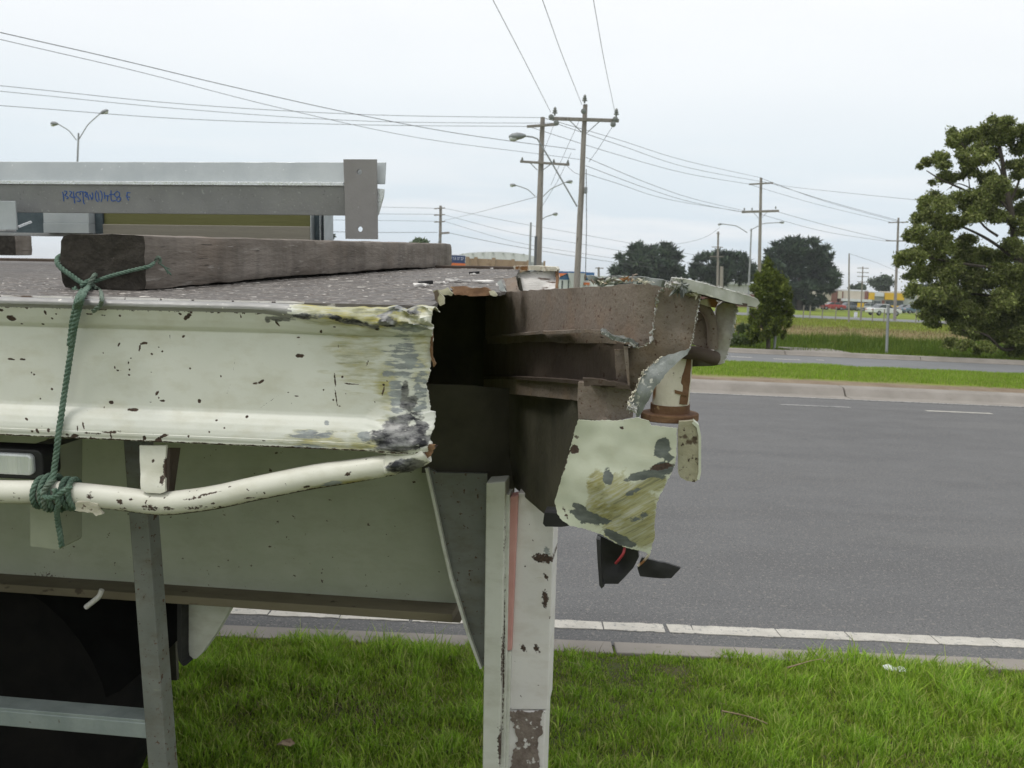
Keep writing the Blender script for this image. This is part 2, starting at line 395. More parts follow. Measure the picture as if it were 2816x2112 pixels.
def leaf_cloud(clumps, per, size, cols, rng, shell=.55, flat=1.0, tilt=None, aspect=2.2):
    """leaf-sized rhombs through the volume of ellipsoid clumps (cx,cy,cz,rx,ry,rz)"""
    Vs, Cs = [], []; P = np.array(cols)
    for c in clumps:
        n = max(6, int(per * (c[3] * c[4] * c[5]) ** (2 / 3) / size ** 2))
        d = rng.normal(size=(n, 3)); d /= np.linalg.norm(d, axis=1)[:, None]
        rr = shell + (1 - shell) * rng.random(n); rr = rr * (1 + .30 * rng.normal(size=n) * (rng.random(n) < .6))
        ctr = np.array(c[:3]) + d * rr[:, None] * np.array(c[3:6])
        a = rng.normal(size=(n, 3)); a[:, 2] *= flat
        if tilt is not None: a = a * .55 + d * tilt + np.array([0, 0, .25 * tilt])
        a /= np.linalg.norm(a, axis=1)[:, None]; b = np.cross(a, rng.normal(size=(n, 3))); b /= np.linalg.norm(b, axis=1)[:, None] + 1e-9
        s = size * rng.uniform(.6, 1.4, (n, 1)); a = a * s * aspect / 2; b = b * s / 2
        Vs.append(np.stack([ctr - a, ctr + b, ctr + a, ctr - b], 1).reshape(-1, 3))
        k = rng.integers(0, len(P), n); cc = P[k] * rng.uniform(.72, 1.28, (n, 1)) * rng.uniform(.85, 1.15)
        Cs.append(np.repeat(cc, 4, 0))
    V = np.concatenate(Vs); C = np.concatenate(Cs); F = np.arange(len(V)).reshape(-1, 4); return V, F, C
# ------------------------------------------------------------------ materials
M = {}
M['asphalt'] = pm('asphalt', (.118, .119, .121), (.142, .143, .144), .9, .88, 0, .6, 170, stretch=(.35, 1.3, 1), speck=[((.30, .28, .255), 90, .60), ((.055, .055, .056), 70, .60), ((.20, .19, .178), 30, .60)], soft=[((.095, .095, .096), .16, .48, .72, .55, (.12, 1.6, 1)), ((.185, .182, .175), .35, .52, .75, .45, (.2, 1.2, 1)), ((.07, .07, .07), 1.6, .66, .74, .5, None)], spec=.2)
M['asphalt2'] = pm('asphalt_far', (.17, .175, .18), (.20, .205, .21), .8, .85, 0, .3, 60, spec=.2)
M['concrete'] = pm('concrete', (.23, .21, .185), (.30, .275, .245), 2.0, .9, 0, .4, 50, speck=[((.22, .20, .17), 14, .66)])
M['line'] = pm('line_paint', (.42, .40, .355), (.54, .515, .46), 9, .7, 0, .3, 120, speck=[((.25, .25, .24), 40, .60), ((.30, .29, .28), 150, .62)])
M['soil'] = pm('verge_soil', (.055, .075, .02), (.10, .085, .045), 3.5, .95, 0, .6, 30, speck=[((.14, .105, .07), 6, .62)])
# ground: one sheet to the horizon, colours follow what grows on it (mown, dry, rank, bare)
m, nt = newmat('ground_cover')
co = node(nt, 'ShaderNodeTexCoord').outputs['Object']; sx = node(nt, 'ShaderNodeSeparateXYZ', {'Vector': co})
nn = noise_(nt, co, .25, 6, .65); n3 = noise_(nt, co, 1.7, 6, .7)
yy = math_(nt, 'ADD', sx.outputs[1], math_(nt, 'MULTIPLY', math_(nt, 'SUBTRACT', nn, .5), 9))
c = mixc(nt, remap(nt, n3, .3, .7), (.15, .20, .026), (.20, .245, .04))
dry = math_(nt, 'MULTIPLY', remap(nt, yy, 41, 44), remap(nt, yy, 58, 50))
c = mixc(nt, math_(nt, 'MULTIPLY', dry, remap(nt, n3, .25, .6, .55, 1)), c, (.215, .165, .085))
rank = math_(nt, 'MULTIPLY', remap(nt, yy, 30.5, 32), remap(nt, yy, 43, 41))
c = mixc(nt, rank, c, (.075, .125, .015))
y2 = math_(nt, 'ADD', sx.outputs[1], math_(nt, 'MULTIPLY', math_(nt, 'SUBTRACT', n3, .5), 1.4))
bare = math_(nt, 'MULTIPLY', remap(nt, sx.outputs[1], 17.0, 17.2), remap(nt, y2, 19.0, 18.4))
c = mixc(nt, bare, c, mixc(nt, remap(nt, n3, .35, .65), (.20, .15, .105), (.29, .235, .17)))
bp = node(nt, 'ShaderNodeBump', {'Strength': .6, 'Distance': .12, 'Height': noise_(nt, co, 5, 6, .7)})
p = node(nt, 'ShaderNodeBsdfPrincipled', {'Base Color': c, 'Roughness': .95, 'Normal': bp.outputs[0]}); p.inputs['Specular IOR Level'].default_value = .1
node(nt, 'ShaderNodeOutputMaterial', {'Surface': p.outputs[0]}); M['ground'] = m

# ------------------------------------------------------------------ ground, roads, kerbs
PROF = [(-600, -.10), (4.5, -.10), (17.2, -.10), (17.5, .13), (18.3, .16), (20.5, .16), (23.4, .11), (24.5, .03), (24.8, -.06), (29.2, -.06), (29.5, .10), (30.8, .12),
        (33, -.30), (36.5, -.30), (40, .05), (47, .22), (60, .15), (84, .03), (88, -.04), (108, -.04), (111, .04), (160, .04), (600, .04), (1800, .04)]
def gz(y):
    for (a, b), (c_, d) in zip(PROF[:-1], PROF[1:]):
        if a <= y <= c_: return b + (d - b) * (y - a) / (c_ - a)
    return 0.0
XS = [-1500, -800, -200, -60, -20, -8, 0, 8, 20, 60, 200, 800, 1500]
V = [(x, y, z) for y, z in PROF for x in XS]; nx = len(XS)
F = [(j * nx + i, j * nx + i + 1, (j + 1) * nx + i + 1, (j + 1) * nx + i) for j in range(len(PROF) - 1) for i in range(nx - 1)]
g = MB().add(V, F).build('ground', M['ground']); tag(g, kind='structure')
road = MB().box((-300, 4.535, -.06), (300, 17.06, 0.0)).build('road', M['asphalt']); tag(road, kind='structure')
r2 = MB().box((-300, 24.6, -.06), (300, 29.25, .012)).build('service_road', M['asphalt2']); tag(r2, kind='structure')
r3 = MB().box((-600, 91, -.06), (600, 106, .03)).build('far_road', M['asphalt2']); tag(r3, kind='structure')
# concrete edging on the near side, in cast lengths
edge = empty('concrete_edging'); tag(edge, kind='structure')
x = -12.0; k = 0
while x < 14:
    L = random.uniform(1.6, 2.6)
    mb = MB().box((x + .006, 4.42 + random.uniform(-.006, .006), -.08), (x + L - .006, 4.56 + random.uniform(-.008, .008), .006 + random.uniform(0, .005)))
    mb.build('edging_length', M['concrete'], edge, bevel=.006); x += L
# painted edge line, cracked into pieces
x = -9.0
while x < 12:
    L = random.choice([.12, .2, .26, .3, .34, .42]); gp = random.choice([.004, .006, .008, .012, .02])
    ya, yb = 4.735, 4.852; n = 8; top = []; bot = []
    for i in range(n + 1):
        xx = x + L * i / n; top.append((xx + random.uniform(-.004, .004), yb + random.uniform(-.007, .006))); bot.append((xx + random.uniform(-.004, .004), ya + random.uniform(-.006, .007)))
    poly = [(a, b, .001) for a, b in bot] + [(a, b, .001) for a, b in reversed(top)]
    MB().prism(poly, (0, 0, .0035)).build('line_piece', M['line'], road); x += L + gp
def dash(x0, x1, y0, y1, z, mat, par):
    n = 10; b = [(x0 + (x1 - x0) * i / n, y0 + random.uniform(-.012, .012), z) for i in range(n + 1)]; t = [(x1 - (x1 - x0) * i / n, y1 + random.uniform(-.012, .012), z) for i in range(n + 1)]
    MB().prism(b + t, (0, 0, .004)).build('lane_dash', mat, par)
M['line_worn'] = pm('line_paint_worn', (.30, .30, .29), (.44, .43, .41), 5, .8, 0, .2, 100, speck=[((.14, .14, .14), 20, .52), ((.15, .15, .15), 60, .55)])
for xa, xb, yp, mt in ((2560, 2712, 1134, 'line'), (2165, 2340, 1122, 'line_worn'), (1870, 1912, 1113, 'line')):
    a = gnd(xa, yp); b = gnd(xb, yp); dash(a.x, b.x, 15.45, 15.55, .002, M[mt], road)
for xa, xb, yp in ((2128, 2188, 987), (2246, 2262, 990), (2010, 2060, 981)):
    a = gnd(xa, yp, .012); b = gnd(xb, yp, .012); dash(a.x, b.x, a.y - .06, a.y + .08, .014, M['line'], r2)
# opposite kerb: cast lengths with a gutter tray, a sloping face and a top
kerb = empty('kerb'); tag(kerb, kind='structure')
xj = gnd(2290, 1080).x; L = 4.6
for i in range(-9, 8):
    x0 = xj + i * L + .012; x1 = xj + (i + 1) * L - .012
    pr = [(16.78, .004), (17.22, .012), (17.34, .135), (17.40, .155), (17.68, .165), (17.68, -.06), (16.78, -.06)]
    MB().prism([(x0, y, z) for y, z in pr], (x1 - x0, 0, 0)).build('kerb_length', M['concrete'], kerb, bevel=.012)
# white gutter line along the kerb foot
kl = [(-60, 16.70), (60, 16.70), (60, 16.775), (-60, 16.775)]
MB().prism([(a, b, .003) for a, b in kl], (0, 0, .005)).build('gutter_line', M['line_worn'], road)
k2 = empty('service_kerb'); tag(k2, kind='structure')
for i in range(-8, 9):
    MB().prism([(i * 4.0 + .01, y, z) for y, z in [(29.15, .034), (29.30, .036), (29.36, .13), (29.62, .14), (29.62, -.06), (29.15, -.06)]], (3.98, 0, 0)).build('kerb_length', M['concrete'], k2, bevel=.012)
a = gnd(2225, 983, .04); b = gnd(2372, 986, .04)
MB().box((a.x, 29.63, .02), (b.x, 31.4, .145)).build('crossing_slab', M['concrete'], k2, bevel=.02)
# the near verge as a bumpy sheet under the grass
XV = np.linspace(-5, 6, 90); YV = np.linspace(-1.5, 4.47, 60)
V = [(x, y, .012 + .022 * vnoise((x, y, 0), 1.6) + .012 * vnoise((x, y, 0), 5, 3) - .03 * max(0, (y - 4.3) / .17)) for y in YV for x in XV]
F = [(j * 90 + i, j * 90 + i + 1, (j + 1) * 90 + i + 1, (j + 1) * 90 + i) for j in range(59) for i in range(89)]
vg = MB().add(V, F).build('verge', M['soil'], smooth=80); tag(vg, kind='structure')
# ------------------------------------------------------------------ the damaged flatbed trailer
M['rail'] = worn('rail_paint', (.65, .655, .59), (.70, .705, .645), rough=.52)
M['pipe'] = worn('pipe_paint', (.66, .65, .56), (.72, .71, .63), chips=.69, stain=(.30, .27, .14), stain_amt=.3)
M['plate'] = worn('plate_paint', (.50, .53, .42), (.58, .60, .49), grey=(.115, .128, .122), chips=.76, srot=.55, sscale=55, rn=1.9, sst=(.8, 1, 1.2), gsharp=5.0, yellow=(.30, .275, .09))
M['chassis'] = worn('chassis_paint', (.35, .375, .285), (.40, .42, .33), chips=.70, stain=(.20, .19, .12), stain_amt=.25)
M['legpaint'] = worn('leg_paint', (.66, .64, .62), (.72, .70, .67), chips=.72, stain=(.42, .36, .28), stain_amt=.35)
M['angle'] = worn('angle_paint', (.56, .57, .50), (.63, .64, .58), chips=.74, stain=(.30, .28, .20), stain_amt=.4)
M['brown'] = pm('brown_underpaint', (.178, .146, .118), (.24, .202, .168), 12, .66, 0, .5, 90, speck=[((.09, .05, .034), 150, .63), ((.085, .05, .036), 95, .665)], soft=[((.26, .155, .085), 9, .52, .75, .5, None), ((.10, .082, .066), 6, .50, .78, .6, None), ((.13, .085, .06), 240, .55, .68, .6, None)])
M['brown_dark'] = pm('brown_underpaint_grimy', (.065, .048, .037), (.10, .077, .060), 9, .75, 0, .35, 70, speck=[((.05, .03, .02), 50, .64)])  # dark brown parts, and the shade under flange and bent lip by colour
M['dirty'] = pm('road_grime', (.042, .040, .028), (.088, .082, .058), 7, .85, 0, .3, 60)  # grime on underbody parts; on the cavity back its dark stands for shade
M['steeltear'] = pm('torn_steel', (.40, .40, .38), (.68, .67, .63), 70, .4, .35, .8, 260, speck=[((.14, .09, .06), 120, .60)])
M['palelip'] = pm('pale_scraped_lip', (.34, .35, .31), (.47, .475, .43), 22, .45, .15, .4, 120, stretch=(1, 1, .4), speck=[((.62, .61, .55), 50, .64), ((.16, .15, .12), 30, .66)])
M['void'] = pm('soot_black_rubber', (.005, .005, .005), (.009, .009, .009), 9, .95, 0, .2, 60, spec=.0)  # near-black: under-deck shade put into the rubber's colour
M['greysteel'] = pm('scraped_steel', (.15, .165, .158), (.25, .265, .25), 22, .45, .3, .5, 120, stretch=(1, 1, .4), speck=[((.52, .51, .46), 70, .63), ((.075, .08, .082), 26, .62), ((.17, .115, .08), 18, .60)])
M['lip'] = pm('grey_lip', (.27, .265, .26), (.35, .345, .335), 30, .5, .2, .3, 150, stretch=(.3, 1, 1), speck=[((.62, .60, .55), 90, .68)])
M['deck'] = pm('deck_plate', (.085, .075, .068), (.150, .136, .124), 14, .6, .15, .6, 140, stretch=(.5, 1, 1), speck=[((.42, .40, .37), 70, .62, (.5, 1, 1)), ((.09, .055, .035), 12, .64)])
M['tread'] = pm('worn_tread', (.11, .095, .086), (.33, .305, .28), 30, .45, .3, .3, 150, speck=[((.60, .57, .52), 24, .6)])
M['whitescuff'] = pm('scuffed_white', (.62, .59, .56), (.74, .72, .69), 20, .5, 0, .5, 90, stretch=(.35, 1, 2.5), speck=[((.14, .10, .08), 26, .60, (.35, 1, 2.5)), ((.11, .08, .07), 70, .66)])
M['rust'] = pm('rust', (.12, .062, .033), (.22, .13, .07), 22, .85, 0, .5, 120, speck=[((.42, .30, .16), 30, .64), ((.07, .035, .02), 40, .64)])
M['rustpaint'] = pm('rusted_cream', (.58, .54, .44), (.66, .62, .52), 16, .55, 0, .4, 90, speck=[((.24, .115, .045), 13, .60, (1, 1, .45)), ((.09, .05, .03), 50, .66)])
M['dirtycream'] = pm('grimy_cream', (.30, .28, .19), (.44, .42, .31), 20, .65, 0, .4, 80, speck=[((.10, .075, .05), 34, .58), ((.07, .05, .035), 90, .62)])
M['flange'] = pm('flange_paint', (.150, .128, .082), (.215, .188, .125), 7, .75, 0, .3, 60, stretch=(.4, 1, 1), speck=[((.07, .055, .038), 26, .64, (.6, 1, 1))], soft=[((.08, .066, .045), 4, .45, .7, .7, (.3, 1, 1))])
M['rubber'] = pm('black_plastic', (.016, .016, .017), (.028, .028, .028), 12, .55, 0, .2, 60)
M['lens'] = pm('lamp_lens', (.50, .53, .53), (.62, .64, .64), 5, .12, .2, .9, 14, stretch=(14, 1, .4), spec=.7)
M['frame'] = worn('frame_paint', (.155, .165, .15), (.205, .215, .195), chips=.64, stain=(.11, .09, .06), stain_amt=.7, rust=(.07, .05, .035))
M['galv_dull'] = pm('frame_steel', (.20, .24, .23), (.30, .34, .33), 14, .5, .2, .3, 60, speck=[((.10, .07, .05), 30, .66)])
M['redtape'] = pm('red_tape', (.52, .26, .235), (.60, .34, .31), 14, .45, 0, .1, 90, speck=[((.60, .45, .38), 30, .70)])
M['soil_cake'] = pm('dried_mud', (.13, .10, .085), (.24, .20, .17), 40, .95, 0, .8, 130, speck=[((.60, .58, .55), 60, .60)])
M['redwire'] = pm('red_wire', (.24, .03, .035), (.30, .045, .05), 20, .4, 0, .1, 50)
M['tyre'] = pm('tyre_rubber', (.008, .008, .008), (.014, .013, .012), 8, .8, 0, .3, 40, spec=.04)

TR_O = empty('flatbed_trailer', (0, 0, 0), 'cream flatbed trailer with its corner torn open and rail crushed', 'trailer')
TR_O.matrix_world = TM
LX = lambda x, y=1000, w=0.0: TL(x, y, w).x
L_LEFT = -7.0
# --- side rail: rolled section with jagged torn end
prof = [(.045, -.0045), (.020, -.0025), (.004, -.001), (-.006, -.002), (-.0105, -.006), (-.0105, -.010), (-.006, -.0135), (-.0045, -.016), (-.003, -.020), (.001, -.030), (.006, -.040), (.010, -.0445), (.0125, -.047),
        (.0125, -.052), (.0125, -.09), (.0125, -.13), (.0125, -.166), (.0115, -.171), (.006, -.177), (.000, -.186), (-.004, -.196), (-.0055, -.203), (-.0055, -.206), (-.0065, -.2065), (-.0065, -.211), (-.0055, -.2125), (-.0055, -.2165), (-.003, -.2185), (.004, -.2185), (.05, -.2175)]
def dens_prof(P, step):
    o = []
    for a, b in zip(P[:-1], P[1:]):
        n = max(1, int(math.hypot(b[0] - a[0], b[1] - a[1]) / step))
        o += [(a[0] + (b[0] - a[0]) * k / n, a[1] + (b[1] - a[1]) * k / n) for k in range(n)]
    return np.array(o + [P[-1]])
PD = dens_prof(prof, .0016)
endx = [(1194, 800), (1194, 850), (1189, 897), (1184, 910), (1179, 961), (1175, 1002), (1171, 1040), (1163, 1059), (1169, 1100), (1173, 1136), (1188, 1139), (1188, 1182), (1180, 1205), (1190, 1227), (1178, 1250), (1172, 1275)]
EU = np.array([TL(x, y, 0).z for x, y in endx]); EX = np.array([TL(x, y, 0).x for x, y in endx])
l_mid = LX(-60)
def rail_end(u, s): return np.interp(-u, -EU, EX) + .0016 * vnoise((u, s, 0), 260, 2) + .0012 * vnoise((u, s, 0), 600, 4)
nf = 420; cols = [None] * 6 + [None] * nf; Vr = []
b_up = TL(1000, 835, 0); b_dn = TL(1095, 1185, 0); l_cr = LX(800, 830); l_cr2 = LX(1010, 830)
for j, (pw, pu) in enumerate(PD):
    le = rail_end(pu, pw)
    ls = list(np.linspace(L_LEFT, l_mid, 7)[:-1]) + list(np.linspace(l_mid, le, nf + 1))
    for l in ls:
        w_, u_ = pw, pu
        if l > l_cr - .06:            # lip rolled down and bulged by the blow
            tb = max(0, min(1, (l - l_cr + .06) / .12)); tb = tb * tb * (3 - 2 * tb)
            if u_ > -.0135: u_ = u_ * (1 + 1.05 * tb); w_ -= .005 * tb
            elif u_ > -.047: u_ = -.0135 * (1 + 1.05 * tb) + (u_ + .0135) / (-.047 + .0135) * (-.047 + .0135 * (1 + 1.05 * tb)); w_ -= .002 * tb
        # crushed upper lip
        if l > l_cr:
            t = min(1, (l - l_cr) / (l_cr2 - l_cr)); t2 = max(0, min(1, (l - l_cr2) / .07)); top = max(0, min(1, (u_ + .052) / .03))
            if top > 0:
                f1 = vnoise((l, u_, 0), 38, 1) + .6 * vnoise((l * .5, u_, 0), 110, 6)
                w_ += top * (-.004 * t + .006 * t * f1 - .006 * t2 + .018 * t2 * (abs(vnoise((l + u_ * 1.6, u_, 1), 40, 3)) - .2) + .005 * t2 * vnoise((l, u_, 4), 140, 3))
                u_ += top * (-.003 * t + .004 * t2 + .007 * t2 * vnoise((l + u_, u_ * 2, 5), 50, 8) + .0025 * t * f1)
        # end bent back
        e = le - l
        if e < .03: w_ += (.03 - e) ** 2 * 14 * (.5 + .5 * abs(vnoise((u_, 0, 0), 25, 5)))
        # scraped dent at the bottom corner
        q = ((l - b_dn.x) / .046) ** 2 + ((u_ - b_dn.z) / .034) ** 2
        if q < 1.6:
            k = max(0, 1 - q / 1.6); w_ += k * (-.009 + .008 * vnoise((l * .8, u_ * 1.2, 2), 50, 7)) ; u_ -= k * .006
        w_ += .0007 * vnoise((l, u_, 0), 6, 9)
        Vr.append((l, w_, u_))
nc = len(ls); nr = len(PD); Vr = np.array(Vr)
Vb = Vr.copy(); Vb[:, 1] += .005
idx = lambda j, i: j * nc + i
Fr = [(idx(j, i), idx(j + 1, i), idx(j + 1, i + 1), idx(j, i + 1)) for j in range(nr - 1) for i in range(nc - 1)]
N = len(Vr); Fb = [tuple(N + k for k in reversed(f)) for f in Fr]
Fs = [(idx(j, nc - 1), idx(j + 1, nc - 1), N + idx(j + 1, nc - 1), N + idx(j, nc - 1)) for j in range(nr - 1)]
allv = np.vstack([Vr, Vb])
BL = [  # scrapes, scuffs, chips, bare steel on the rail, and one crease's shade painted dark
 ('g', 985, 1000, 95, 90, 0, .42), ('g', 960, 950, 60, 40, 0, .5), ('g', 1060, 1060, 40, 85, 0, .62), ('g', 880, 1212, 105, 26, 0, .62), ('g', 1000, 1215, 60, 25, 0, .6), ('g', 930, 836, 115, 26, 0, 1), ('g', 1060, 842, 130, 34, 0, 1), ('g', 1000, 878, 170, 22, 0, .8), ('g', 1150, 985, 35, 100, 0, .5),
 ('r', 1105, 985, 45, 85, 0, .60), ('r', 1060, 1010, 26, 50, 0, .50), ('r', 1130, 900, 60, 22, 0, .60), ('r', 1085, 1090, 28, 70, 0, .62), ('r', 870, 1196, 75, 13, 2, .60), ('r', 860, 1228, 80, 11, 2, .58), ('r', 1005, 1200, 24, 18, 0, .7), ('r', 1150, 1080, 22, 110, 0, .55), ('r', 896, 1166, 11, 8, 0, .75), ('r', 1120, 836, 55, 20, 20, .55),
 ('a', 1108, 1082, 13, 30, 0, .85), ('a', 1118, 1112, 24, 26, 0, .9), ('a', 1095, 1160, 52, 20, 20, .85), ('a', 1100, 1205, 85, 34, 4, .95), ('a', 1150, 1190, 28, 42, 0, .8), ('a', 1075, 885, 32, 18, 0, .7), ('a', 1098, 846, 75, 7, 26, .8), ('a', 1150, 850, 40, 16, 10, .5)]
for (X, Y, rx, ry, an, st) in [(88, 237, 42, 26, 0, 1), (160, 130, 12, 14, 0, 1), (398, 185, 13, 18, 0, 1), (160, 290, 13, 8, 0, 1), (345, 290, 16, 8, 0, .9), (20, 165, 22, 14, 0, .9), (445, 240, 10, 8, 0, 1), (490, 200, 8, 8, 0, 1), (1045, 215, 12, 10, 0, 1), (785, 200, 50, 7, 0, .8), (905, 212, 30, 6, 0, .8), (1630, 225, 48, 18, 30, 1), (1670, 180, 10, 10, 0, 1), (1575, 200, 16, 8, 0, 1), (1910, 180, 14, 16, 0, 1), (2140, 175, 8, 30, -20, 1), (2098, 222, 7, 18, 0, 1), (1297, 150, 7, 40, 0, 1), (1018, 122, 10, 14, 0, 1), (1070, 120, 6, 18, 0, 1), (1150, 120, 30, 12, 0, .9), (350, 85, 10, 10, 0, 1), (280, 110, 5, 30, 0, .9), (520, 120, 6, 30, 0, .9), (50, 600, 36, 9, -5, .95), (155, 602, 30, 9, 0, .95), (230, 718, 8, 8, 0, 1), (252, 735, 8, 8, 0, 1), (408, 863, 11, 11, 0, 1), (308, 948, 7, 7, 0, 1), (998, 470, 8, 30, -30, 1), (1215, 462, 46, 12, 6, .85), (1178, 505, 9, 42, -12, .85), (1285, 556, 10, 8, 0, 1), (1375, 533, 9, 9, 0, 1), (1345, 495, 6, 6, 0, 1), (1442, 402, 5, 20, 0, .9), (1560, 402, 20, 10, 30, .9), (1102, 592, 9, 7, 0, 1), (1080, 635, 6, 16, -10, .9), (960, 672, 7, 16, 0, .9), (985, 700, 16, 6, 0, .9), (1088, 692, 8, 14, 0, .9), (1085, 738, 12, 8, 0, 1), (1278, 715, 6, 7, 0, 1), (858, 545, 6, 6, 0, 1), (1618, 682, 9, 9, 0, 1), (1888, 750, 7, 12, 0, 1), (2190, 812, 30, 8, 15, 1), (1330, 900, 10, 30, -38, 1), (1375, 965, 30, 10, 0, .9), (1345, 940, 7, 8, 0, 1), (930, 980, 24, 16, 0, 1), (868, 1022, 9, 7, 0, 1), (1125, 1042, 48, 12, 0, 1.1), (1700, 970, 15, 20, 0, 1), (1275, 975, 7, 6, 0, 1), (2128, 1100, 13, 10, 0, 1), (235, 1110, 20, 7, -30, .9), (300, 1215, 20, 10, 0, .9), (345, 1210, 12, 30, 30, .9), (442, 1205, 15, 20, 0, .9), (668, 1250, 34, 14, 5, 1), (600, 1245, 20, 14, 0, .8), (690, 1190, 8, 28, 0, .9), (735, 1160, 9, 40, 20, .9), (800, 1230, 60, 10, -3, .8), (870, 1235, 50, 10, 0, .85), (990, 1220, 110, 11, 3, .85), (985, 1260, 8, 40, 10, .8), (806, 1290, 16, 30, 0, 1), (1272, 1272, 17, 22, 0, 1), (1440, 1255, 50, 14, 20, 1), (1370, 1300, 60, 12, 45, 1), (1410, 1310, 16, 46, 0, 1), (930, 1310, 14, 20, 0, 1), (975, 1335, 50, 14, 0, 1), (1070, 1315, 16, 14, 0, 1), (1210, 1335, 40, 12, 10, 1), (1655, 1258, 12, 9, 0, 1), (1645, 1325, 18, 5, 0, 1), (1828, 1220, 8, 7, 0, 1), (1875, 1127, 12, 6, 0, 1), (1955, 1190, 7, 7, 0, 1)]:
    BL.append(('b', X / 3.16, 800 + Y / 3.16, rx / 3.16 * .92 + .6, ry / 3.16 * .92 + .6, an, min(1, st * .86)))
for (X, Y, rx, ry, an) in [(370, 412, 50, 18, 5), (355, 252, 16, 8, 10), (573, 195, 10, 18, -30), (575, 712, 9, 8, 0), (340, 768, 20, 5, 0), (265, 735, 12, 5, 25), (740, 600, 11, 11, 0), (800, 658, 95, 4, -2), (675, 620, 6, 70, 4), (685, 775, 6, 105, 8), (1098, 725, 9, 42, -15), (1100, 665, 10, 8, 0), (1132, 635, 7, 6, 0), (718, 855, 9, 5, 0), (660, 800, 10, 10, 0), (770, 745, 6, 6, 0), (1025, 820, 7, 7, 0), (958, 480, 5, 32, -20), (702, 330, 4, 22, 0), (295, 830, 7, 6, 0), (705, 152, 12, 6, 0), (1080, 175, 16, 8, 0), (200, 130, 10, 30, 35), (30, 640, 40, 12, 30), (95, 1140, 18, 5, 0)]:
    BL.append(('b', 700 + X / 3.16, 850 + Y / 3.16, rx / 3.16 * .92 + .6, ry / 3.16 * .92 + .6, an, .86))
WA = wear_mask(allv, BL)
wear_line(allv, WA, 'a', [(738, 879), (790, 873), (850, 869), (905, 866), (950, 878), (1000, 886), (1045, 897)], 11, .62)
wear_line(allv, WA, 'b', [(638, 980), (630, 1040), (615, 1085)], 1.5, .55); wear_line(allv, WA, 'b', [(700, 1130), (757, 1090)], 1.5, .6)
# rust creeping along the lower edge and under the lip
uu = allv[:, 2]; ll = allv[:, 0]
WA[:, 2] = np.maximum(WA[:, 2], np.clip(1 - np.abs(uu + .2172) / .0035, 0, 1) * .72)
WA[:, 2] = np.maximum(WA[:, 2], np.clip(1 - np.abs(uu + .0165) / .004, 0, 1) * np.where(ll < l_cr, .56, .2))
me = bpy.data.meshes.new('side_rail'); me.from_pydata(allv.tolist(), [], Fr + Fb + Fs); me.update(); set_attr(me, 'wear', WA)
me.materials.append(M['rail']); me.materials.append(M['lip'])
ncols = nc - 1
lipmask = np.zeros(len(me.polygons), np.int32)
for j in range(nr - 1):
    if PD[j][1] > -.0145:
        for i in range(ncols):
            if Vr[idx(j, i), 0] < l_cr + .02 * vnoise((j, i * .05, 0), 3): lipmask[j * ncols + i] = 1
me.polygons.foreach_set('material_index', lipmask)
link('side_rail', me, None, TR_O, 50)
# split flakes hanging from the torn upper corner
for k, (o, sd_) in enumerate([([(1190, 800, .0), (1206, 796, .004), (1222, 820, .0), (1221, 836, -.004), (1210, 842, -.004), (1196, 822, .0)], 3), ([(1205, 798, .03), (1232, 790, .035), (1246, 806, .03), (1240, 814, .025), (1218, 812, .02)], 4), ([(1346, 800, .30), (1360, 799, .3), (1368, 812, .29), (1362, 816, .28), (1346, 812, .28)], 5)]):
    sheet('torn_flake', o, M['dirtycream'], TR_O, .006, .004, .0012, nz=.003, nzs=90, seed=sd_)
sheet('torn_flake', [(1180, 1222, -.004), (1196, 1224, -.006), (1190, 1245, -.004), (1176, 1262, 0), (1168, 1248, .004)], M['rust'], TR_O, .005, .003, .0012, nz=.003, nzs=120, seed=9)
sheet('torn_flake', [(1184, 905, .012), (1191, 915, .016), (1190, 975, .018), (1199, 1000, .016), (1192, 1010, .016), (1186, 985, .016), (1181, 960, .014)], M['rust'], TR_O, .003, .003, .0008, nz=.002, nzs=120, seed=11)

# --- deck: tread plate with a ragged torn corner
def deck_poly():
    px = [(1196, 822), (1215, 808), (1240, 797), (1285, 797), (1345, 801), (1378, 806), (1384, 797), (1398, 770), (1420, 757)]
    P = [(L_LEFT, .006), (LX(1185, 826), .006)] + [(TD(*p).x, TD(*p).y) for p in px]
    far = TD(1428, 741)
    P += [(far.x, far.y), (L_LEFT, far.y + .0)]
    return P
DP = deck_poly(); WMAX = DP[-1][1]
B = []
rnd = random.Random(5)
for i, (a, b) in enumerate(zip(DP, DP[1:] + DP[:1])):
    L = math.hypot(b[0] - a[0], b[1] - a[1]); m_ = max(1, int(L / (.02 if 1 <= i <= 9 else .25)))
    for k in range(m_):
        t = k / m_; j = rnd.uniform(-.006, .006) if (k and 1 <= i <= 9) else 0
        B.append((a[0] + (b[0] - a[0]) * t + j, a[1] + (b[1] - a[1]) * t + j))
MB().prism([(x, y, -.006) for x, y in B], (0, 0, .006)).build('deck_plate', M['deck'], TR_O)
def inside(p, poly):
    c = False; j = len(poly) - 1
    for i in range(len(poly)):
        if (poly[i][1] > p[1]) != (poly[j][1] > p[1]) and p[0] < (poly[j][0] - poly[i][0]) * (p[1] - poly[i][1]) / (poly[j][1] - poly[i][1]) + poly[i][0]: c = not c
        j = i
    return c
mb = MB(); i = 0
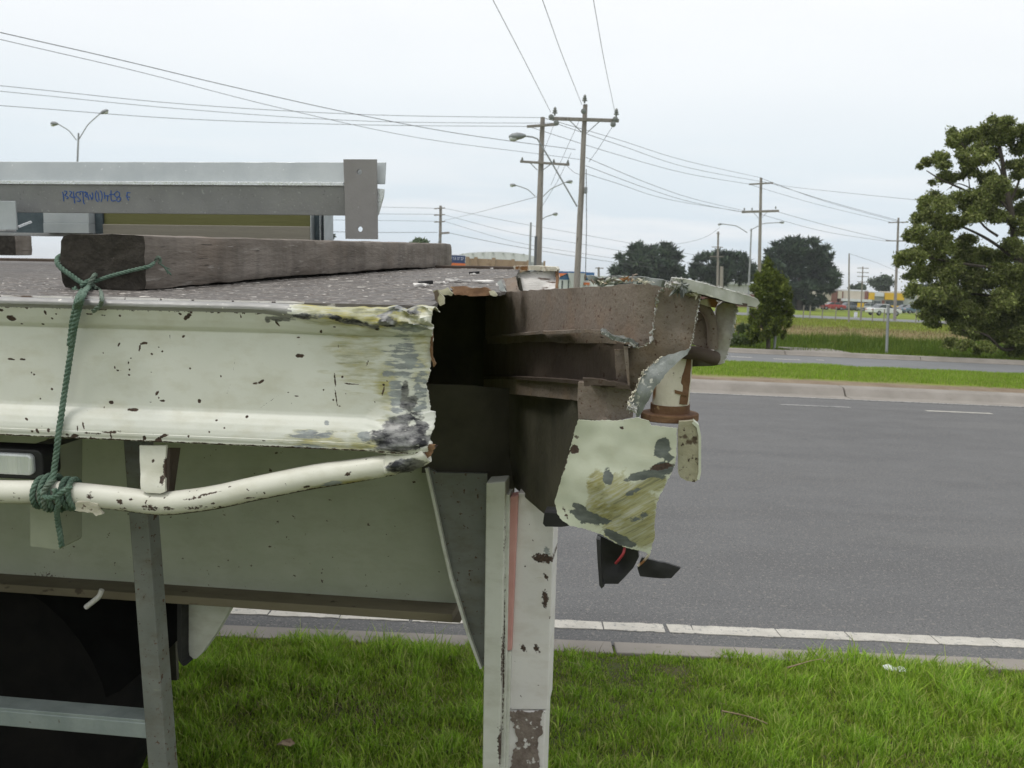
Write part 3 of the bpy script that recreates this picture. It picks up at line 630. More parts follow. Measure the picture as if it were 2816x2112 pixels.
for a in np.arange(-.75, 1.0, .026):
    for b in np.arange(.02, WMAX, .026):
        i += 1
        if not inside((a, b), DP) or not inside((a + .015, b), DP) or not inside((a, b - .012), DP): continue
        if rnd.random() < .28: continue
        a += rnd.uniform(-.003, .003); b_ = b; b = b + rnd.uniform(-.004, .004)
        s = .0105; tt = .0026; up = rnd.uniform(.0006, .0017); ang = (R(45) if (int(round(a / .026)) + int(round(b / .026))) % 2 else R(-45)) + rnd.uniform(-.2, .2)
        ca, sa = math.cos(ang), math.sin(ang)
        q = [(a + x * ca - y * sa, b + x * sa + y * ca) for x, y in ((-s, 0), (0, -tt), (s, 0), (0, tt))]
        mb.add([(x, y, 0) for x, y in q] + [(a + (x - a) * .6, b + (y - b) * .6, up) for x, y in q], [(4, 5, 6, 7), (0, 1, 5, 4), (1, 2, 6, 5), (2, 3, 7, 6), (3, 0, 4, 7)])
tp = mb.build('tread_pattern', M['tread'], TR_O); tag(tp, kind='stuff')
# worn bright seam between deck and lip
mb = MB(); l = -.5
while l < LX(830, 815):
    s = rnd.uniform(.012, .07); y_ = rnd.uniform(.003, .006); mb.box((l, y_, -.001), (l + s, y_ + rnd.uniform(.0015, .003), rnd.uniform(.001, .0022))); l += s + rnd.uniform(.001, .007)
tag(mb.build('weld_bead', M['whitescuff'], TR_O), kind='stuff')
# scraped shreds lying on the torn deck corner
for k, (x, y, s) in enumerate([(1245, 771, 26), (1330, 779, 34), (1265, 776, 40), (1300, 758, 14), (1352, 741, 12), (1215, 783, 20), (1160, 790, 24), (1375, 790, 14)]):
    c = TD(x, y); n_ = 9; s_ = s * .0008
    o = [(c.x + math.cos(t) * s_ * rnd.uniform(.5, 1.2), c.y + math.sin(t) * s_ * .8 * rnd.uniform(.4, 1.2), rnd.uniform(.001, .006)) for t in np.linspace(0, 2 * math.pi, n_, endpoint=False)]
    MB().prism(o, (0, 0, .003)).build('paint_shred', M['whitescuff'], TR_O)
for k, (x, y) in enumerate([(1303, 757), (1168, 787)]):
    c = TD(x, y); MB().bar((c.x - .015, c.y, .006), (c.x + .016, c.y + .01, .009), .012, .008).build('torn_fragment', M['rubber'], TR_O, bevel=.001)
# far edge lip and under-deck structure
f0 = TD(100, 716); f1 = TD(1428, 741)
MB().box((L_LEFT, WMAX - .03, -.10), (f1.x, WMAX + .02, .012)).build('far_rail', M['brown_dark'], TR_O, bevel=.004)
for i, l in enumerate(np.arange(-6.9, -.05, .6)):
    MB().box((l, .06, -.16), (l + .05, WMAX - .05, -.012)).build('cross_member', M['dirty'], TR_O, bevel=.003)
# rusty underside of the torn edge
sheet('torn_edge', [(1238, 789, .42), (1262, 787, .42), (1340, 792, .42), (1350, 800, .42), (1346, 812, .41), (1300, 815, .40), (1250, 812, .40)], M['rust'], TR_O, .012, .006, .002, nz=.006, nzs=40, seed=12)
# bent deck flap
a = [TD(1380, 800), TD(1424, 800)]; 
sheet('deck_flap', [(1383, 764, .62), (1395, 766, .62), (1419, 760, .62), (1427, 798, .56), (1428, 802, .55), (1391, 803, .55)], M['brown'], TR_O, .005, .008, .001, nz=.004, seed=13)
sheet('deck_flap', [(1366, 778, .60), (1381, 768, .62), (1392, 803, .55), (1376, 803, .55)], M['greysteel'], TR_O, .004, .006, .001, nz=.004, seed=14)
# scuffed corner plate with its yellowed cap
wc = WMAX - .25
sheet('corner_plate', [(1424, 752, wc), (1440, 747, wc), (1528, 746, wc), (1533, 752, wc), (1533, 806, wc - .1), (1420, 806, wc - .1), (1426, 780, wc - .04)], M['whitescuff'], TR_O, .05, .012, .003, nz=.006, seed=15)
sheet('corner_cap', [(1411, 732, wc - .03), (1470, 731, wc - .03), (1528, 734, wc - .03), (1533, 740, wc - .03), (1531, 746, wc - .03), (1470, 743, wc - .03), (1415, 742, wc - .03)], M['rustpaint'], TR_O, .10, .012, .001, nz=.004, seed=16)
sheet('corner_post', [(1526, 742, wc - .02), (1534, 743, wc - .02), (1535, 806, wc - .1), (1529, 806, wc - .1)], M['rust'], TR_O, .03, .012, .001, seed=17)

# --- main chassis beam
WB = .75
c0 = TL(0, 1585, WB); c1 = TL(1270, 1665, WB); u_bot = (c0.z + c1.z) / 2
lr = TL(1262, 1500, WB).x
ub_ = TL(600, 1620, WB).z
wo = [(-9000, 700, WB), (1178, 1180, WB), (1182, 1290, WB), (1215, 1420, WB), (1262, 1655, WB), (1262, 1672, WB), (-400, 1570, WB)]
MB().box((L_LEFT, WB, u_bot + .007), (TL(-398, 1300, WB).x, WB + .012, -.17)).build('beam_web', M['dirty'], TR_O)
sheet('beam_web', wo, M['chassis'], TR_O, .012, .03, 0, seed=63, blobs=[('b', 300, 1632, 900, 16, -3.8, .62), ('b', 130, 1590, 60, 30, 0, .42), ('b', 900, 1650, 400, 8, -3.8, .6)])
MB().box((L_LEFT, WB - .07, u_bot - .014), (lr, WB + .09, u_bot + .006)).build('beam_flange', M['flange'], TR_O, bevel=.002)
MB().box((L_LEFT, WB - .07, -.19), (lr - .3, WB + .09, -.17)).build('beam_flange', M['dirty'], TR_O)
a = TL(1162, 1690, WB - .05); b = TL(1268, 1709, WB - .05)
MB().box((a.x, WB - .06, b.z), (b.x, WB + .05, u_bot - .0145)).build('flange_pad', M['flange'], TR_O, bevel=.002)
# second chassis beam on the far side
MB().box((L_LEFT, 1.65, u_bot), (lr, 1.66, -.17)).build('beam_web', M['dirty'], TR_O)
MB().box((L_LEFT, 1.58, u_bot - .014), (lr, 1.73, u_bot - .001)).build('beam_flange', M['dirty'], TR_O)
# dark back sheet added to shade the torn opening, and the panel below
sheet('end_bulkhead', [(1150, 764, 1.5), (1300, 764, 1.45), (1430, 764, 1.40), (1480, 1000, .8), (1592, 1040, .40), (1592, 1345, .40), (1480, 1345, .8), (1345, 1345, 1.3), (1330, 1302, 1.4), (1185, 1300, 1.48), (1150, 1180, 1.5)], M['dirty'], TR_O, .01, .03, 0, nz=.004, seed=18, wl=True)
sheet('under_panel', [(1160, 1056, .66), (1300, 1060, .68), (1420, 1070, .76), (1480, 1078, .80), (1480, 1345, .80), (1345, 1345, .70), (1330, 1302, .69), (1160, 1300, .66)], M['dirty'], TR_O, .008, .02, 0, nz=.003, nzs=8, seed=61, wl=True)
# --- gusset beside the leg
sheet('gusset', [(1174, 1285, .64), (1200, 1300, .64), (1340, 1303, .64), (1340, 1830, .64), (1326, 1832, .64), (1290, 1735, .64), (1246, 1590, .64), (1222, 1500, .64), (1200, 1400, .64)], M['frame'], TR_O, .010, .02, 0, seed=19)
ribbon('gusset_edge', [TL(x, y, .632) for x, y in ((1172, 1285), (1198, 1400), (1219, 1500), (1240, 1590), (1286, 1740), (1322, 1834))], [TL(x, y, .632) for x, y in ((1180, 1285), (1206, 1400), (1227, 1500), (1248, 1588), (1294, 1738), (1328, 1832))], M['angle'], TR_O, .012, 1)
# --- support leg: angle iron, tape-striped web and box face
def quadbar(name, tl, tr_, br, bl, w0, depth, mat, wear=None, sub=24):
    q = [TL(*p, w0) for p in (tl, tr_, br, bl)]; mb = MB()
    n = sub; V = []; F = []
    for i in range(n + 1):
        t = i / n; a = q[0].lerp(q[3], t); b = q[1].lerp(q[2], t)
        for k in range(7): p = a.lerp(b, k / 6); V.append(tuple(p))
        for k in range(7): p = a.lerp(b, k / 6); V.append((p.x, p.y + depth, p.z))
    for i in range(n):
        for k in range(6):
            a = i * 14 + k; F += [(a, a + 1, a + 15, a + 14), (a + 7, a + 21, a + 22, a + 8)]
        a = i * 14; F += [(a, a + 14, a + 21, a + 7), (a + 6, a + 13, a + 27, a + 20)]
    F += [tuple(range(7)) + tuple(range(13, 6, -1)), tuple(range(n * 14, n * 14 + 7)) + tuple(range(n * 14 + 13, n * 14 + 6, -1))]
    me = MB().add(V, F).mesh(name); P = np.array([v.co[:] for v in me.vertices]); A = wear_mask(P, wear or [], w0); set_attr(me, 'wear', A)
    return link(name, me, mat, TR_O, bevel=.0025)
quadbar('leg_angle', (1337, 1328), (1390, 1324), (1369, 2330), (1324, 2330), .58, .06, M['angle'], [('b', 1390, 1500, 5, 130, 0, .6), ('b', 1378, 1800, 4, 120, 0, .6), ('b', 1372, 2050, 6, 80, 0, .7), ('b', 1330, 1500, 4, 300, 0, .45)])
quadbar('leg_web', (1391, 1360), (1402, 1360), (1384, 2330), (1371, 2330), .60, .05, M['angle'], [('b', 1385, 1800, 4, 300, 0, .6)])
quadbar('tape_stripe', (1399, 1368), (1425, 1362), (1407, 1790), (1382, 1790), .609, .04, M['redtape'])
quadbar('leg_web', (1386, 1792), (1405, 1792), (1394, 2330), (1374, 2330), .612, .04, M['angle'], [])
quadbar('leg_box', (1425, 1355), (1526, 1360), (1506, 1952), (1398, 1952), .62, .10, M['legpaint'],
        [('b', 1490, 1535, 26, 5, 0, 1), ('r', 1502, 1520, 9, 16, 0, .9), ('b', 1513, 1512, 6, 9, 0, 1), ('b', 1515, 1535, 6, 6, 0, 1), ('b', 1498, 1580, 6, 12, 0, .9), ('b', 1494, 1597, 9, 5, 0, .9), ('b', 1497, 1635, 8, 18, 0, .9), ('b', 1496, 1660, 6, 12, 0, .8), ('b', 1475, 1778, 10, 7, 0, .95), ('b', 1438, 1780, 16, 4, 0, .8), ('b', 1505, 1705, 3, 14, 0, .9), ('b', 1481, 1875, 4, 8, 0, .9), ('b', 1460, 1827, 28, 1.2, 0, .8), ('b', 1504, 1748, 4, 6, 0, .8)])
quadbar('leg_foot', (1398, 1956), (1500, 1956), (1486, 2340), (1383, 2340), .617, .11, M['legpaint'], [('g', 1430, 1900, 30, 10, 0, .2)])
sheet('mud_cake', [(1400, 1957, .614), (1440, 1958, .614), (1494, 1956, .614), (1486, 1990, .614), (1492, 2010, .614), (1478, 2040, .614), (1484, 2090, .614), (1474, 2180, .614), (1440, 2330, .614), (1415, 2330, .614), (1402, 2180, .614), (1400, 2120, .614), (1412, 2070, .614), (1424, 2030, .614), (1408, 1985, .614)], M['soil_cake'], TR_O, .003, .004, .003, nz=.0015, nzs=80, seed=71)
a = TL(1300, 2330, .5); b = TL(1600, 2330, .5)
# foot plate reaches the ground
foot = TM.inverted() @ Vector((TM @ TL(1430, 2300, .66)).to_tuple())
g_u = foot.z - ((TM @ foot).z - .03)
MB().box((a.x, .48, g_u - .01), (b.x, .84, g_u + .02)).build('foot_plate', M['flange'], TR_O, bevel=.003)
MB().box((TL(1384, 2300, .66).x - .02, .60, g_u), (TL(1480, 2300, .66).x, .72, TL(1400, 2320, .66).z + .05)).build('leg_foot', M['flange'], TR_O, bevel=.003)

# --- tie rail pipe below the side rail, bent up at its end
pp = [(-900, 1335), (-300, 1340), (0, 1352), (110, 1353), (200, 1358), (330, 1371), (440, 1384), (520, 1378), (600, 1366), (700, 1344), (858, 1312), (960, 1297), (1040, 1284), (1100, 1272), (1150, 1258), (1172, 1246)]
path = smooth_path([TL(x, y, .004 if x < 1000 else .004 + (x - 1000) * .00002) for x, y in pp], 22)
rad = [.0186 if p.x < LX(900) else .0186 - .0035 * (p.x - LX(900)) / .15 for p in path]
mb = MB().tube(path, rad, 28); me = mb.mesh('tie_rail'); P = np.array([v.co[:] for v in me.vertices])
for v in me.vertices:
    if v.co.x > LX(1060): v.co.y += .004 * vnoise(v.co, 60, 3); v.co.z += .003 * vnoise(v.co, 70, 6)
A = wear_mask(P, [('a', 1120, 1280, 55, 24, 8, .9), ('g', 930, 1330, 90, 12, 12, .7), ('r', 920, 1325, 40, 7, 12, .6), ('b', 965, 1298, 14, 5, 20, .9), ('b', 850, 1333, 14, 5, 10, .9), ('b', 263, 1356, 20, 14, 0, .62), ('b', 345, 1373, 16, 7, -20, .85), ('b', 375, 1367, 8, 5, 0, .9), ('b', 425, 1390, 30, 10, 0, .8), ('b', 475, 1393, 18, 8, 0, .8), ('b', 350, 1393, 14, 6, 0, .8), ('b', 580, 1352, 50, 3, 10, .85), ('b', 545, 1366, 30, 4, 10, .8), ('b', 545, 1390, 40, 7, 5, .75), ('b', 700, 1365, 22, 4, 5, .9), ('b', 595, 1378, 8, 4, 0, .9), ('b', 15, 1372, 8, 5, 0, .9), ('b', 70, 1368, 10, 4, 0, .8), ('b', 50, 1350, 14, 3, 0, .6), ('b', 640, 1336, 10, 3, 10, .8)])
A[:, 2] *= .80
cz = np.array([p.z for p in path]).repeat(28); cz = np.concatenate([cz, np.zeros(max(0, len(P) - len(cz)))])[:len(P)]
below = np.clip((cz - P[:, 2]) / .0186, 0, 1)
A[:, 2] = np.maximum(A[:, 2], np.clip((below - .62) * 3.2, 0, 1) * np.where(P[:, 0] > LX(200), .75, .3)); set_attr(me, 'wear', A)
tie = link('tie_rail', me, M['pipe'], TR_O, 60)
# crushed collar on the pipe
sheet('pipe_collar', [(205, 1383, -.017), (235, 1380, -.018), (265, 1388, -.018), (272, 1402, -.012), (285, 1412, -.008), (268, 1418, -.006), (255, 1410, -.010), (205, 1404, -.012)], M['rustpaint'], TR_O, .006, .004, .0006, nz=.002, nzs=60, seed=20)
# hanger bracket between rail and pipe
sheet('rail_hanger', [(384, 1225, .004), (457, 1225, .004), (456, 1300, .002), (455, 1352, -.010), (440, 1358, -.013), (400, 1356, -.013), (388, 1345, -.008), (387, 1290, .002)], M['pipe'], TR_O, .005, .006, 0, seed=21, blobs=[('b', 420, 1272, 7, 6, 0, .9), ('b', 452, 1290, 6, 30, 0, .9), ('b', 448, 1320, 8, 14, 0, .8), ('b', 410, 1347, 8, 4, 0, .7)])
q = [TL(457, 1232, .01), TL(487, 1232, .05), TL(470, 1352, .05), TL(455, 1352, .0)]
MB().prism(q, (0.004, .004, 0)).build('hanger_rib', M['brown_dark'], TR_O)
# --- square-tube side frame under the rail
def tubebar(name, x0, y0, x1, y1, wpx, w0, d, mat):
    a = TL(x0 - wpx / 2, y0, w0); b = TL(x0 + wpx / 2, y0, w0); c = TL(x1 + wpx / 2, y1, w0); e = TL(x1 - wpx / 2, y1, w0); n = 16; V = []; F = []
    for i in range(n + 1):
        t = i / n; p = a.lerp(e, t); q = b.lerp(c, t); V += [tuple(p), tuple(q), (q.x, q.y + d, q.z), (p.x, p.y + d, p.z)]
    for i in range(n):
        o = i * 4; F += [(o, o + 1, o + 5, o + 4), (o + 1, o + 2, o + 6, o + 5), (o + 2, o + 3, o + 7, o + 6), (o + 3, o, o + 4, o + 7)]
    F += [(0, 1, 2, 3), (n * 4, n * 4 + 1, n * 4 + 2, n * 4 + 3)]
    me = MB().add(V, F).mesh(name); P = np.array([v.co[:] for v in me.vertices]); A = np.zeros((len(P), 4)); A[:, 2] = .30; set_attr(me, 'wear', A); return link(name, me, mat, TR_O, bevel=.002)
tubebar('frame_stile', 362, 1180, 440, 2200, 52, .16, .04, M['frame'])
p0 = TL(-900, 1960, .165); p1 = TL(398, 1990, .165)
MB().bar((p0.x, p0.y + .014, TL(400, 2010, .165).z), (p1.x + .004, p1.y + .014, TL(400, 2010, .165).z), .028, .030).build('frame_rung', M['galv_dull'], TR_O, bevel=.002)
zr = TL(400, 1985, .18).z + .008
MB().box((p0.x, .166, zr - .003), (p1.x, .21, zr + .003)).build('rung_ledge', M['galv_dull'], TR_O, bevel=.001)
# --- lamp bracket box and marker lamp
sheet('lamp_bracket', [(80, 1225, .10), (166, 1225, .10), (166, 1506, .10), (160, 1512, .10), (84, 1502, .10)], M['chassis'], TR_O, .065, .015, 0, seed=23)
lamp = MB(); c = TL(30, 1268, .03); hw, hh = (TL(136, 1268, .03).x - c.x), .0245
def rrect(cx, cz, a, b, r, w0, n=5):
    o = []
    for sx_, sz_, t0 in ((1, 1, 0), (-1, 1, 90), (-1, -1, 180), (1, -1, 270)):
        for k in range(n + 1):
            t = R(t0 + 90 * k / n); o.append((cx + sx_ * (a - r) + r * math.cos(t), w0, cz + sz_ * (b - r) + r * math.sin(t)))
    return o
lh = MB().prism(rrect(c.x, c.z, hw, hh, .012, .012), (0, .05, 0)).build('marker_lamp', M['rubber'], TR_O, bevel=.003)
ln = MB().prism(rrect(c.x - .004, c.z + .001, hw - .009, hh - .007, .009, .004), (0, .012, 0)).build('lens', M['lens'], lh, bevel=.004)
MB().prism(rrect(c.x - .026, c.z - .002, .0055, .0125, .001, .002), (0, .004, 0)).build('lens_window', M['galv_dull'], lh)
# --- wheels and mudguard in the dark under the deck
def wheel(l, w0, wd, rr):
    e = empty('wheel'); e.parent = TR_O
    g = TM.inverted() @ Vector((0, 0, 0)); cz_ = g_u + rr
    prof = [(rr * .55, 0), (rr * .93, .01), (rr, .05), (rr, wd - .05), (rr * .93, wd - .01), (rr * .55, wd)]
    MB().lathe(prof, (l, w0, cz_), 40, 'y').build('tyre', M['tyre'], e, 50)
    MB().lathe([(rr * .2, .06), (rr * .5, .05), (rr * .545, .02), (rr * .545, wd - .02), (rr * .2, wd - .05)], (l, w0, cz_), 32, 'y').build('rim', M['dirty'], e, 50)
    return e
RW = .44
lw = TL(490, 1735, .86).x - RW - .17; lf = TL(470, 1700, 1.75).x - RW - .1
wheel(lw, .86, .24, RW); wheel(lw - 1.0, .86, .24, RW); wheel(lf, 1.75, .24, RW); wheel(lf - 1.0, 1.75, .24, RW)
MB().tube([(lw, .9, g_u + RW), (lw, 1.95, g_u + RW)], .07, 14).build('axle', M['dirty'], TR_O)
MB().box((lw - 1.6, 1.98, g_u + .05), (TL(480, 1700, 1.98).x, 2.0, u_bot)).build('valance', M['dirty'], TR_O)  # added skirt so the space under the trailer stays black
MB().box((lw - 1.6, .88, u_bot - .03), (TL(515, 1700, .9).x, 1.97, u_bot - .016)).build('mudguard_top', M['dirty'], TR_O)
sheet('mudguard_end', [(519, 1640, .84), (660, 1640, .84), (640, 1662, .84), (592, 1745, .84), (552, 1800, .84), (540, 1811, .84), (525, 1812, .84), (518, 1795, .84)], M['angle'], TR_O, .03, .02, 0, seed=24)
MUD_ = sheet('mudguard_skirt', [(300, 1630, .87), (519, 1640, .87), (519, 1700, .87), (500, 1748, .87), (448, 1800, .87), (330, 1900, .87), (200, 1960, .87), (-200, 1960, .87), (-200, 1620, .87)], M['void'], TR_O, .012, .05, 0, seed=25)  # near-black sheet stands for the shade below the deck
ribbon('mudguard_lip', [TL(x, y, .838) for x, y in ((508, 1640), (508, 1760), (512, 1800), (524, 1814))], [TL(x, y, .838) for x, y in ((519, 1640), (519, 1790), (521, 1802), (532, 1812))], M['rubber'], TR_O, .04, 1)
mb = MB().tube(smooth_path([TL(x, y, .60) for x, y in ((280, 1622), (272, 1640), (256, 1654), (236, 1670))], 5), [.006] * 16, 8); mb.build('air_hose_clip', M['whitescuff'], TR_O, 60)  # pale strip stands in for a slit of light below the beam
M['stub'] = pm('scuffed_stub', (.42, .41, .37), (.56, .55, .51), 24, .6, 0, .5, 100, speck=[((.13, .085, .06), 26, .60), ((.66, .66, .64), 60, .64)], soft=[((.20, .14, .10), 12, .45, .62, .8, (1, 1, .6))])
# --- torn end of the trailer: brown channel, flanges, shards, post, bracket, scraped plate
sheet('end_beam_web', [(1335, 804, 1.35), (1369, 803, 1.0), (1400, 801, .78), (1440, 799, .60), (1500, 796, .43), (1570, 792, .29), (1646, 789, .19), (1720, 782, .13), (1812, 778, .09), (1826, 790, .085), (1808, 830, .09), (1800, 890, .09), (1790, 938, .09), (1750, 960, .10), (1680, 945, .15), (1570, 942, .29), (1500, 940, .43), (1440, 940, .60), (1400, 945, .78), (1369, 945, 1.0), (1335, 945, 1.35)],
      M['brown'], TR_O, .007, .010, .0012, nz=.003, nzs=10, seed=31, wl=True)
EDGE = [(1335, 930, 1.22), (1369, 928, .90), (1400, 926, .67), (1440, 922, .49), (1500, 918, .30), (1580, 916, .14), (1620, 916, .075), (1652, 917, .035)]
ribbon('end_beam_flange', [TL(*p) for p in EDGE], [TL(x, y - 1, w_ + .115) for x, y, w_ in EDGE], M['brown'], TR_O, .005, 4, nz=.0015, seed=3)
TE = [(1650, 915, .064), (1664, 921, .06), (1687, 937, .06), (1712, 940, .065), (1726, 944, .068), (1750, 956, .072)]
ribbon('torn_flange', [TL(x, y, w_) for x, y, w_ in TE], [TL(x, y - 5, w_ + .045) for x, y, w_ in TE], M['greysteel'], TR_O, .006, 3, nz=.003, nzs=120, seed=4)
# bright torn lip running up the web, lumpy
def shards(mb, p, r, rnd_, tang=None):
    """one ragged crumb of torn steel"""
    a = Vector((rnd_.gauss(0, 1), rnd_.gauss(0, 1), rnd_.gauss(0, 1))).normalized()
    if tang: a = (a * .8 + tang).normalized()
    b = a.orthogonal().normalized(); c_ = a.cross(b); s1, s2, s3 = r * rnd_.uniform(.9, 2.4), r * rnd_.uniform(.5, 1.3), r * rnd_.uniform(.25, .7)
    t = rnd_.uniform(0, 6.28); b, c_ = b * math.cos(t) + c_ * math.sin(t), c_ * math.cos(t) - b * math.sin(t)
    mb.add([p - a * s1, p + b * s2 - a * s1 * .2, p + c_ * s3, p - b * s2 * .8 + a * s1 * .2, p - c_ * s3, p + a * s1], [(0, 1, 2), (0, 2, 3), (0, 3, 4), (0, 4, 1), (5, 2, 1), (5, 3, 2), (5, 4, 3), (5, 1, 4)])
def lip(name, pts, r, mat, seed=1, k=16, flat=.6):
    P = smooth_path([TL(*p) for p in pts], 30); rnd_ = random.Random(seed); mb = MB(); acc = 0
    for a, b in zip(P[:-1], P[1:]):
        acc += (b - a).length; big = max(.35, 1 + 1.3 * vnoise(a, 55, seed))
        while acc > r * .55:
            acc -= r * .55; j = Vector((rnd_.gauss(0, 1), rnd_.gauss(0, .6), rnd_.gauss(0, 1))) * r * .45 * big
            shards(mb, a + j, r * .62 * big * rnd_.uniform(.5, 1.2), rnd_, (b - a).normalized())
    o = mb.build(name, mat, TR_O); return o
def crumple(name, cx, cy, w0, n, spx, r, mat, seed):
    rnd_ = random.Random(seed); mb = MB()
    for k in range(n): shards(mb, TL(cx + rnd_.gauss(0, spx), cy + rnd_.uniform(-spx * .7, spx * .8), w0 + rnd_.uniform(-.008, .006)), r * rnd_.uniform(.5, 1.6), rnd_)
    return mb.build(name, mat, TR_O)
lip('torn_lip', [(1750, 957, .068), (1776, 950, .068), (1789, 936, .066), (1796, 905, .068), (1799, 880, .07), (1803, 850, .07), (1807, 825, .068), (1814, 803, .066), (1826, 792, .06)], .0030, M['steeltear'], 1)
lip('torn_lip', [(1726, 944, .062), (1740, 950, .064), (1757, 957, .066)], .0026, M['steeltear'], 2)
lip('torn_lip', [(1652, 915, .058), (1668, 921, .055), (1690, 936, .055), (1726, 943, .06)], .0022, M['steeltear'], 8)
# folded panel right of the tear
sheet('folded_panel', [(1818, 790, .072), (1850, 792, .06), (1926, 806, .035), (1918, 852, .035), (1911, 895, .036), (1904, 936, .038), (1897, 962, .04), (1862, 972, .055), (1830, 985, .07), (1798, 1000, .085), (1770, 1040, .10), (1745, 1100, .11), (1700, 1100, .125), (1690, 960, .125), (1750, 955, .085), (1788, 940, .072), (1800, 880, .072), (1808, 825, .072)],
      M['brown'], TR_O, .005, .006, .0008, ctrl=[(1860, 880, .052)], nz=.003, nzs=25, seed=33)
lip('torn_lip', [(1927, 806, .032), (1920, 850, .032), (1911, 895, .033), (1904, 936, .035), (1896, 963, .036)], .0014, M['steeltear'], 3)
# lower channel
sheet('lower_channel_web', [(1330, 935, 1.38), (1369, 930, 1.02), (1420, 928, .70), (1500, 926, .45), (1570, 926, .32), (1652, 925, .18), (1724, 950, .12), (1730, 1058, .12), (1652, 1055, .18), (1570, 1052, .32), (1500, 1050, .45), (1420, 1046, .70), (1369, 1042, 1.02), (1330, 1040, 1.38)], M['brown_dark'], TR_O, .006, .012, 0, nz=.003, nzs=10, seed=34, wl=True)  # web below the flange, its shade put into the dark brown
ribbon('channel_end', [TL(1716, 946, .10), TL(1722, 1000, .10), TL(1729, 1060, .10)], [TL(1728, 948, .10), TL(1731, 1000, .10), TL(1733, 1060, .10)], M['brown'], TR_O, .03, 1)
LE = [(1330, 1034, 1.27), (1369, 1035, .92), (1420, 1036, .59), (1500, 1040, .34), (1570, 1045, .20), (1652, 1052, .08), (1731, 1060, .05)]
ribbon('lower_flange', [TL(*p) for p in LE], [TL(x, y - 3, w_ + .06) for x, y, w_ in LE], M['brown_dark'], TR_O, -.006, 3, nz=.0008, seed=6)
sheet('flange_tab', [(1602, 1040, .066), (1640, 1043, .064), (1722, 1056, .066), (1732, 1064, .066), (1640, 1058, .064), (1606, 1062, .066)], M['brown_dark'], TR_O, .012, .006, .001, nz=.003, seed=35)
sheet('lower_plate', [(1330, 1044, 1.3), (1369, 1043, .95), (1420, 1042, .63), (1500, 1044, .38), (1570, 1050, .24), (1608, 1053, .16), (1608, 1104, .16), (1570, 1099, .24), (1500, 1092, .38), (1420, 1085, .63), (1369, 1080, .95), (1330, 1076, 1.3)], M['brown'], TR_O, .008, .009, .0004, nz=.002, seed=36, wl=True)
sheet('corner_block', [(1590, 1052, .13), (1660, 1058, .11), (1730, 1066, .09), (1745, 1090, .085), (1740, 1148, .085), (1700, 1157, .095), (1662, 1158, .10), (1625, 1154, .12), (1590, 1152, .13), (1588, 1102, .13)], M['brown'], TR_O, .02, .009, .0004, nz=.002, seed=62, wl=True)
# crumpled top edge of the beam and long bent lip
sheet('crumpled_flange', [(1611, 758, .02), (1625, 757, .02), (1648, 764, .03), (1690, 760, .03), (1760, 761, .03), (1812, 768, .03), (1845, 775, .035), (1842, 790, .04), (1805, 784, .05), (1760, 776, .04), (1700, 779, .03), (1655, 788, .05), (1638, 781, .02), (1618, 770, .015)], M['greysteel'], TR_O, .02, .005, .0012, nz=.012, nzs=36, seed=37)
lip('torn_lip', [(1650, 779, .022), (1690, 771, .02), (1740, 771, .02), (1800, 777, .022)], .0030, M['rustpaint'], 4)
lip('torn_lip', [(1613, 763, .02), (1630, 775, .018), (1648, 783, .02)], .0035, M['brown'], 5)
crumple('crumpled_shred', 1858, 783, .026, 70, 10, .0042, M['steeltear'], 3); crumple('crumpled_shred', 1880, 792, .03, 60, 12, .0045, M['greysteel'], 4); crumple('crumpled_shred', 1905, 802, .032, 40, 9, .0034, M['dirtycream'], 5)
lip('crumpled_shred', [(1650, 776, .022), (1690, 769, .02), (1740, 769, .02), (1800, 774, .022)], .0042, M['palelip'], 16); lip('crumpled_shred', [(1640, 772, .022), (1680, 766, .022), (1760, 764, .022)], .0036, M['brown'], 17); crumple('crumpled_shred', 1735, 1122, .008, 26, 6, .0028, M['steeltear'], 8)
sheet('bent_top_lip', [(1846, 764, .02), (1880, 767, .02), (1907, 772, .02), (1988, 793, .03), (2056, 813, .045), (2083, 822, .05), (2090, 833, .05), (2078, 845, .05), (2015, 834, .03), (1961, 818, .025), (1907, 803, .02), (1893, 799, .02), (1860, 790, .025)], M['palelip'], TR_O, .045, .005, .0005, nz=.002, seed=38)
lip('torn_lip', [(1848, 766, .018), (1907, 771, .018), (1988, 792, .028), (2056, 812, .043), (2086, 824, .048)], .0013, M['steeltear'], 6)
ribbon('lip_underside', [TL(1895, 800, .03), TL(1961, 820, .03), TL(2020, 836, .035), TL(2072, 846, .05)], [TL(1900, 806, .12), TL(1961, 824, .12), TL(2020, 836, .12), TL(2060, 842, .12)], M['brown_dark'], TR_O, .004, 3, nz=.001)  # shade under the bent lip, drawn as a dark brown strip
# curled shard in front
sheet('curled_shard', [(1900, 958, .022), (1890, 975, .018), (1863, 997, .012), (1834, 1026, .004), (1798, 1073, 0), (1771, 1123, .004), (1758, 1146, .010), (1750, 1148, .012), (1746, 1128, .010), (1729, 1118, .014), (1727, 1108, .014), (1745, 1082, .012), (1758, 1050, .014), (1772, 1022, .016), (1795, 1000, .020), (1821, 980, .024), (1860, 968, .03)], M['greysteel'], TR_O, .004, .004, .0009, ctrl=[(1800, 1040, -.006), (1770, 1090, -.004), (1850, 990, .004)], nz=.0005, nzs=60, seed=39)
lip('torn_lip', [(1821, 979, .018), (1795, 999, .014), (1772, 1021, .01), (1756, 1052, .008), (1744, 1082, .006), (1730, 1110, .006), (1733, 1122, .004)], .0024, M['rustpaint'], 7)
lip('torn_lip', [(1728, 1108, .006), (1740, 1115, .003), (1745, 1130, .004)], .0042, M['steeltear'], 9)
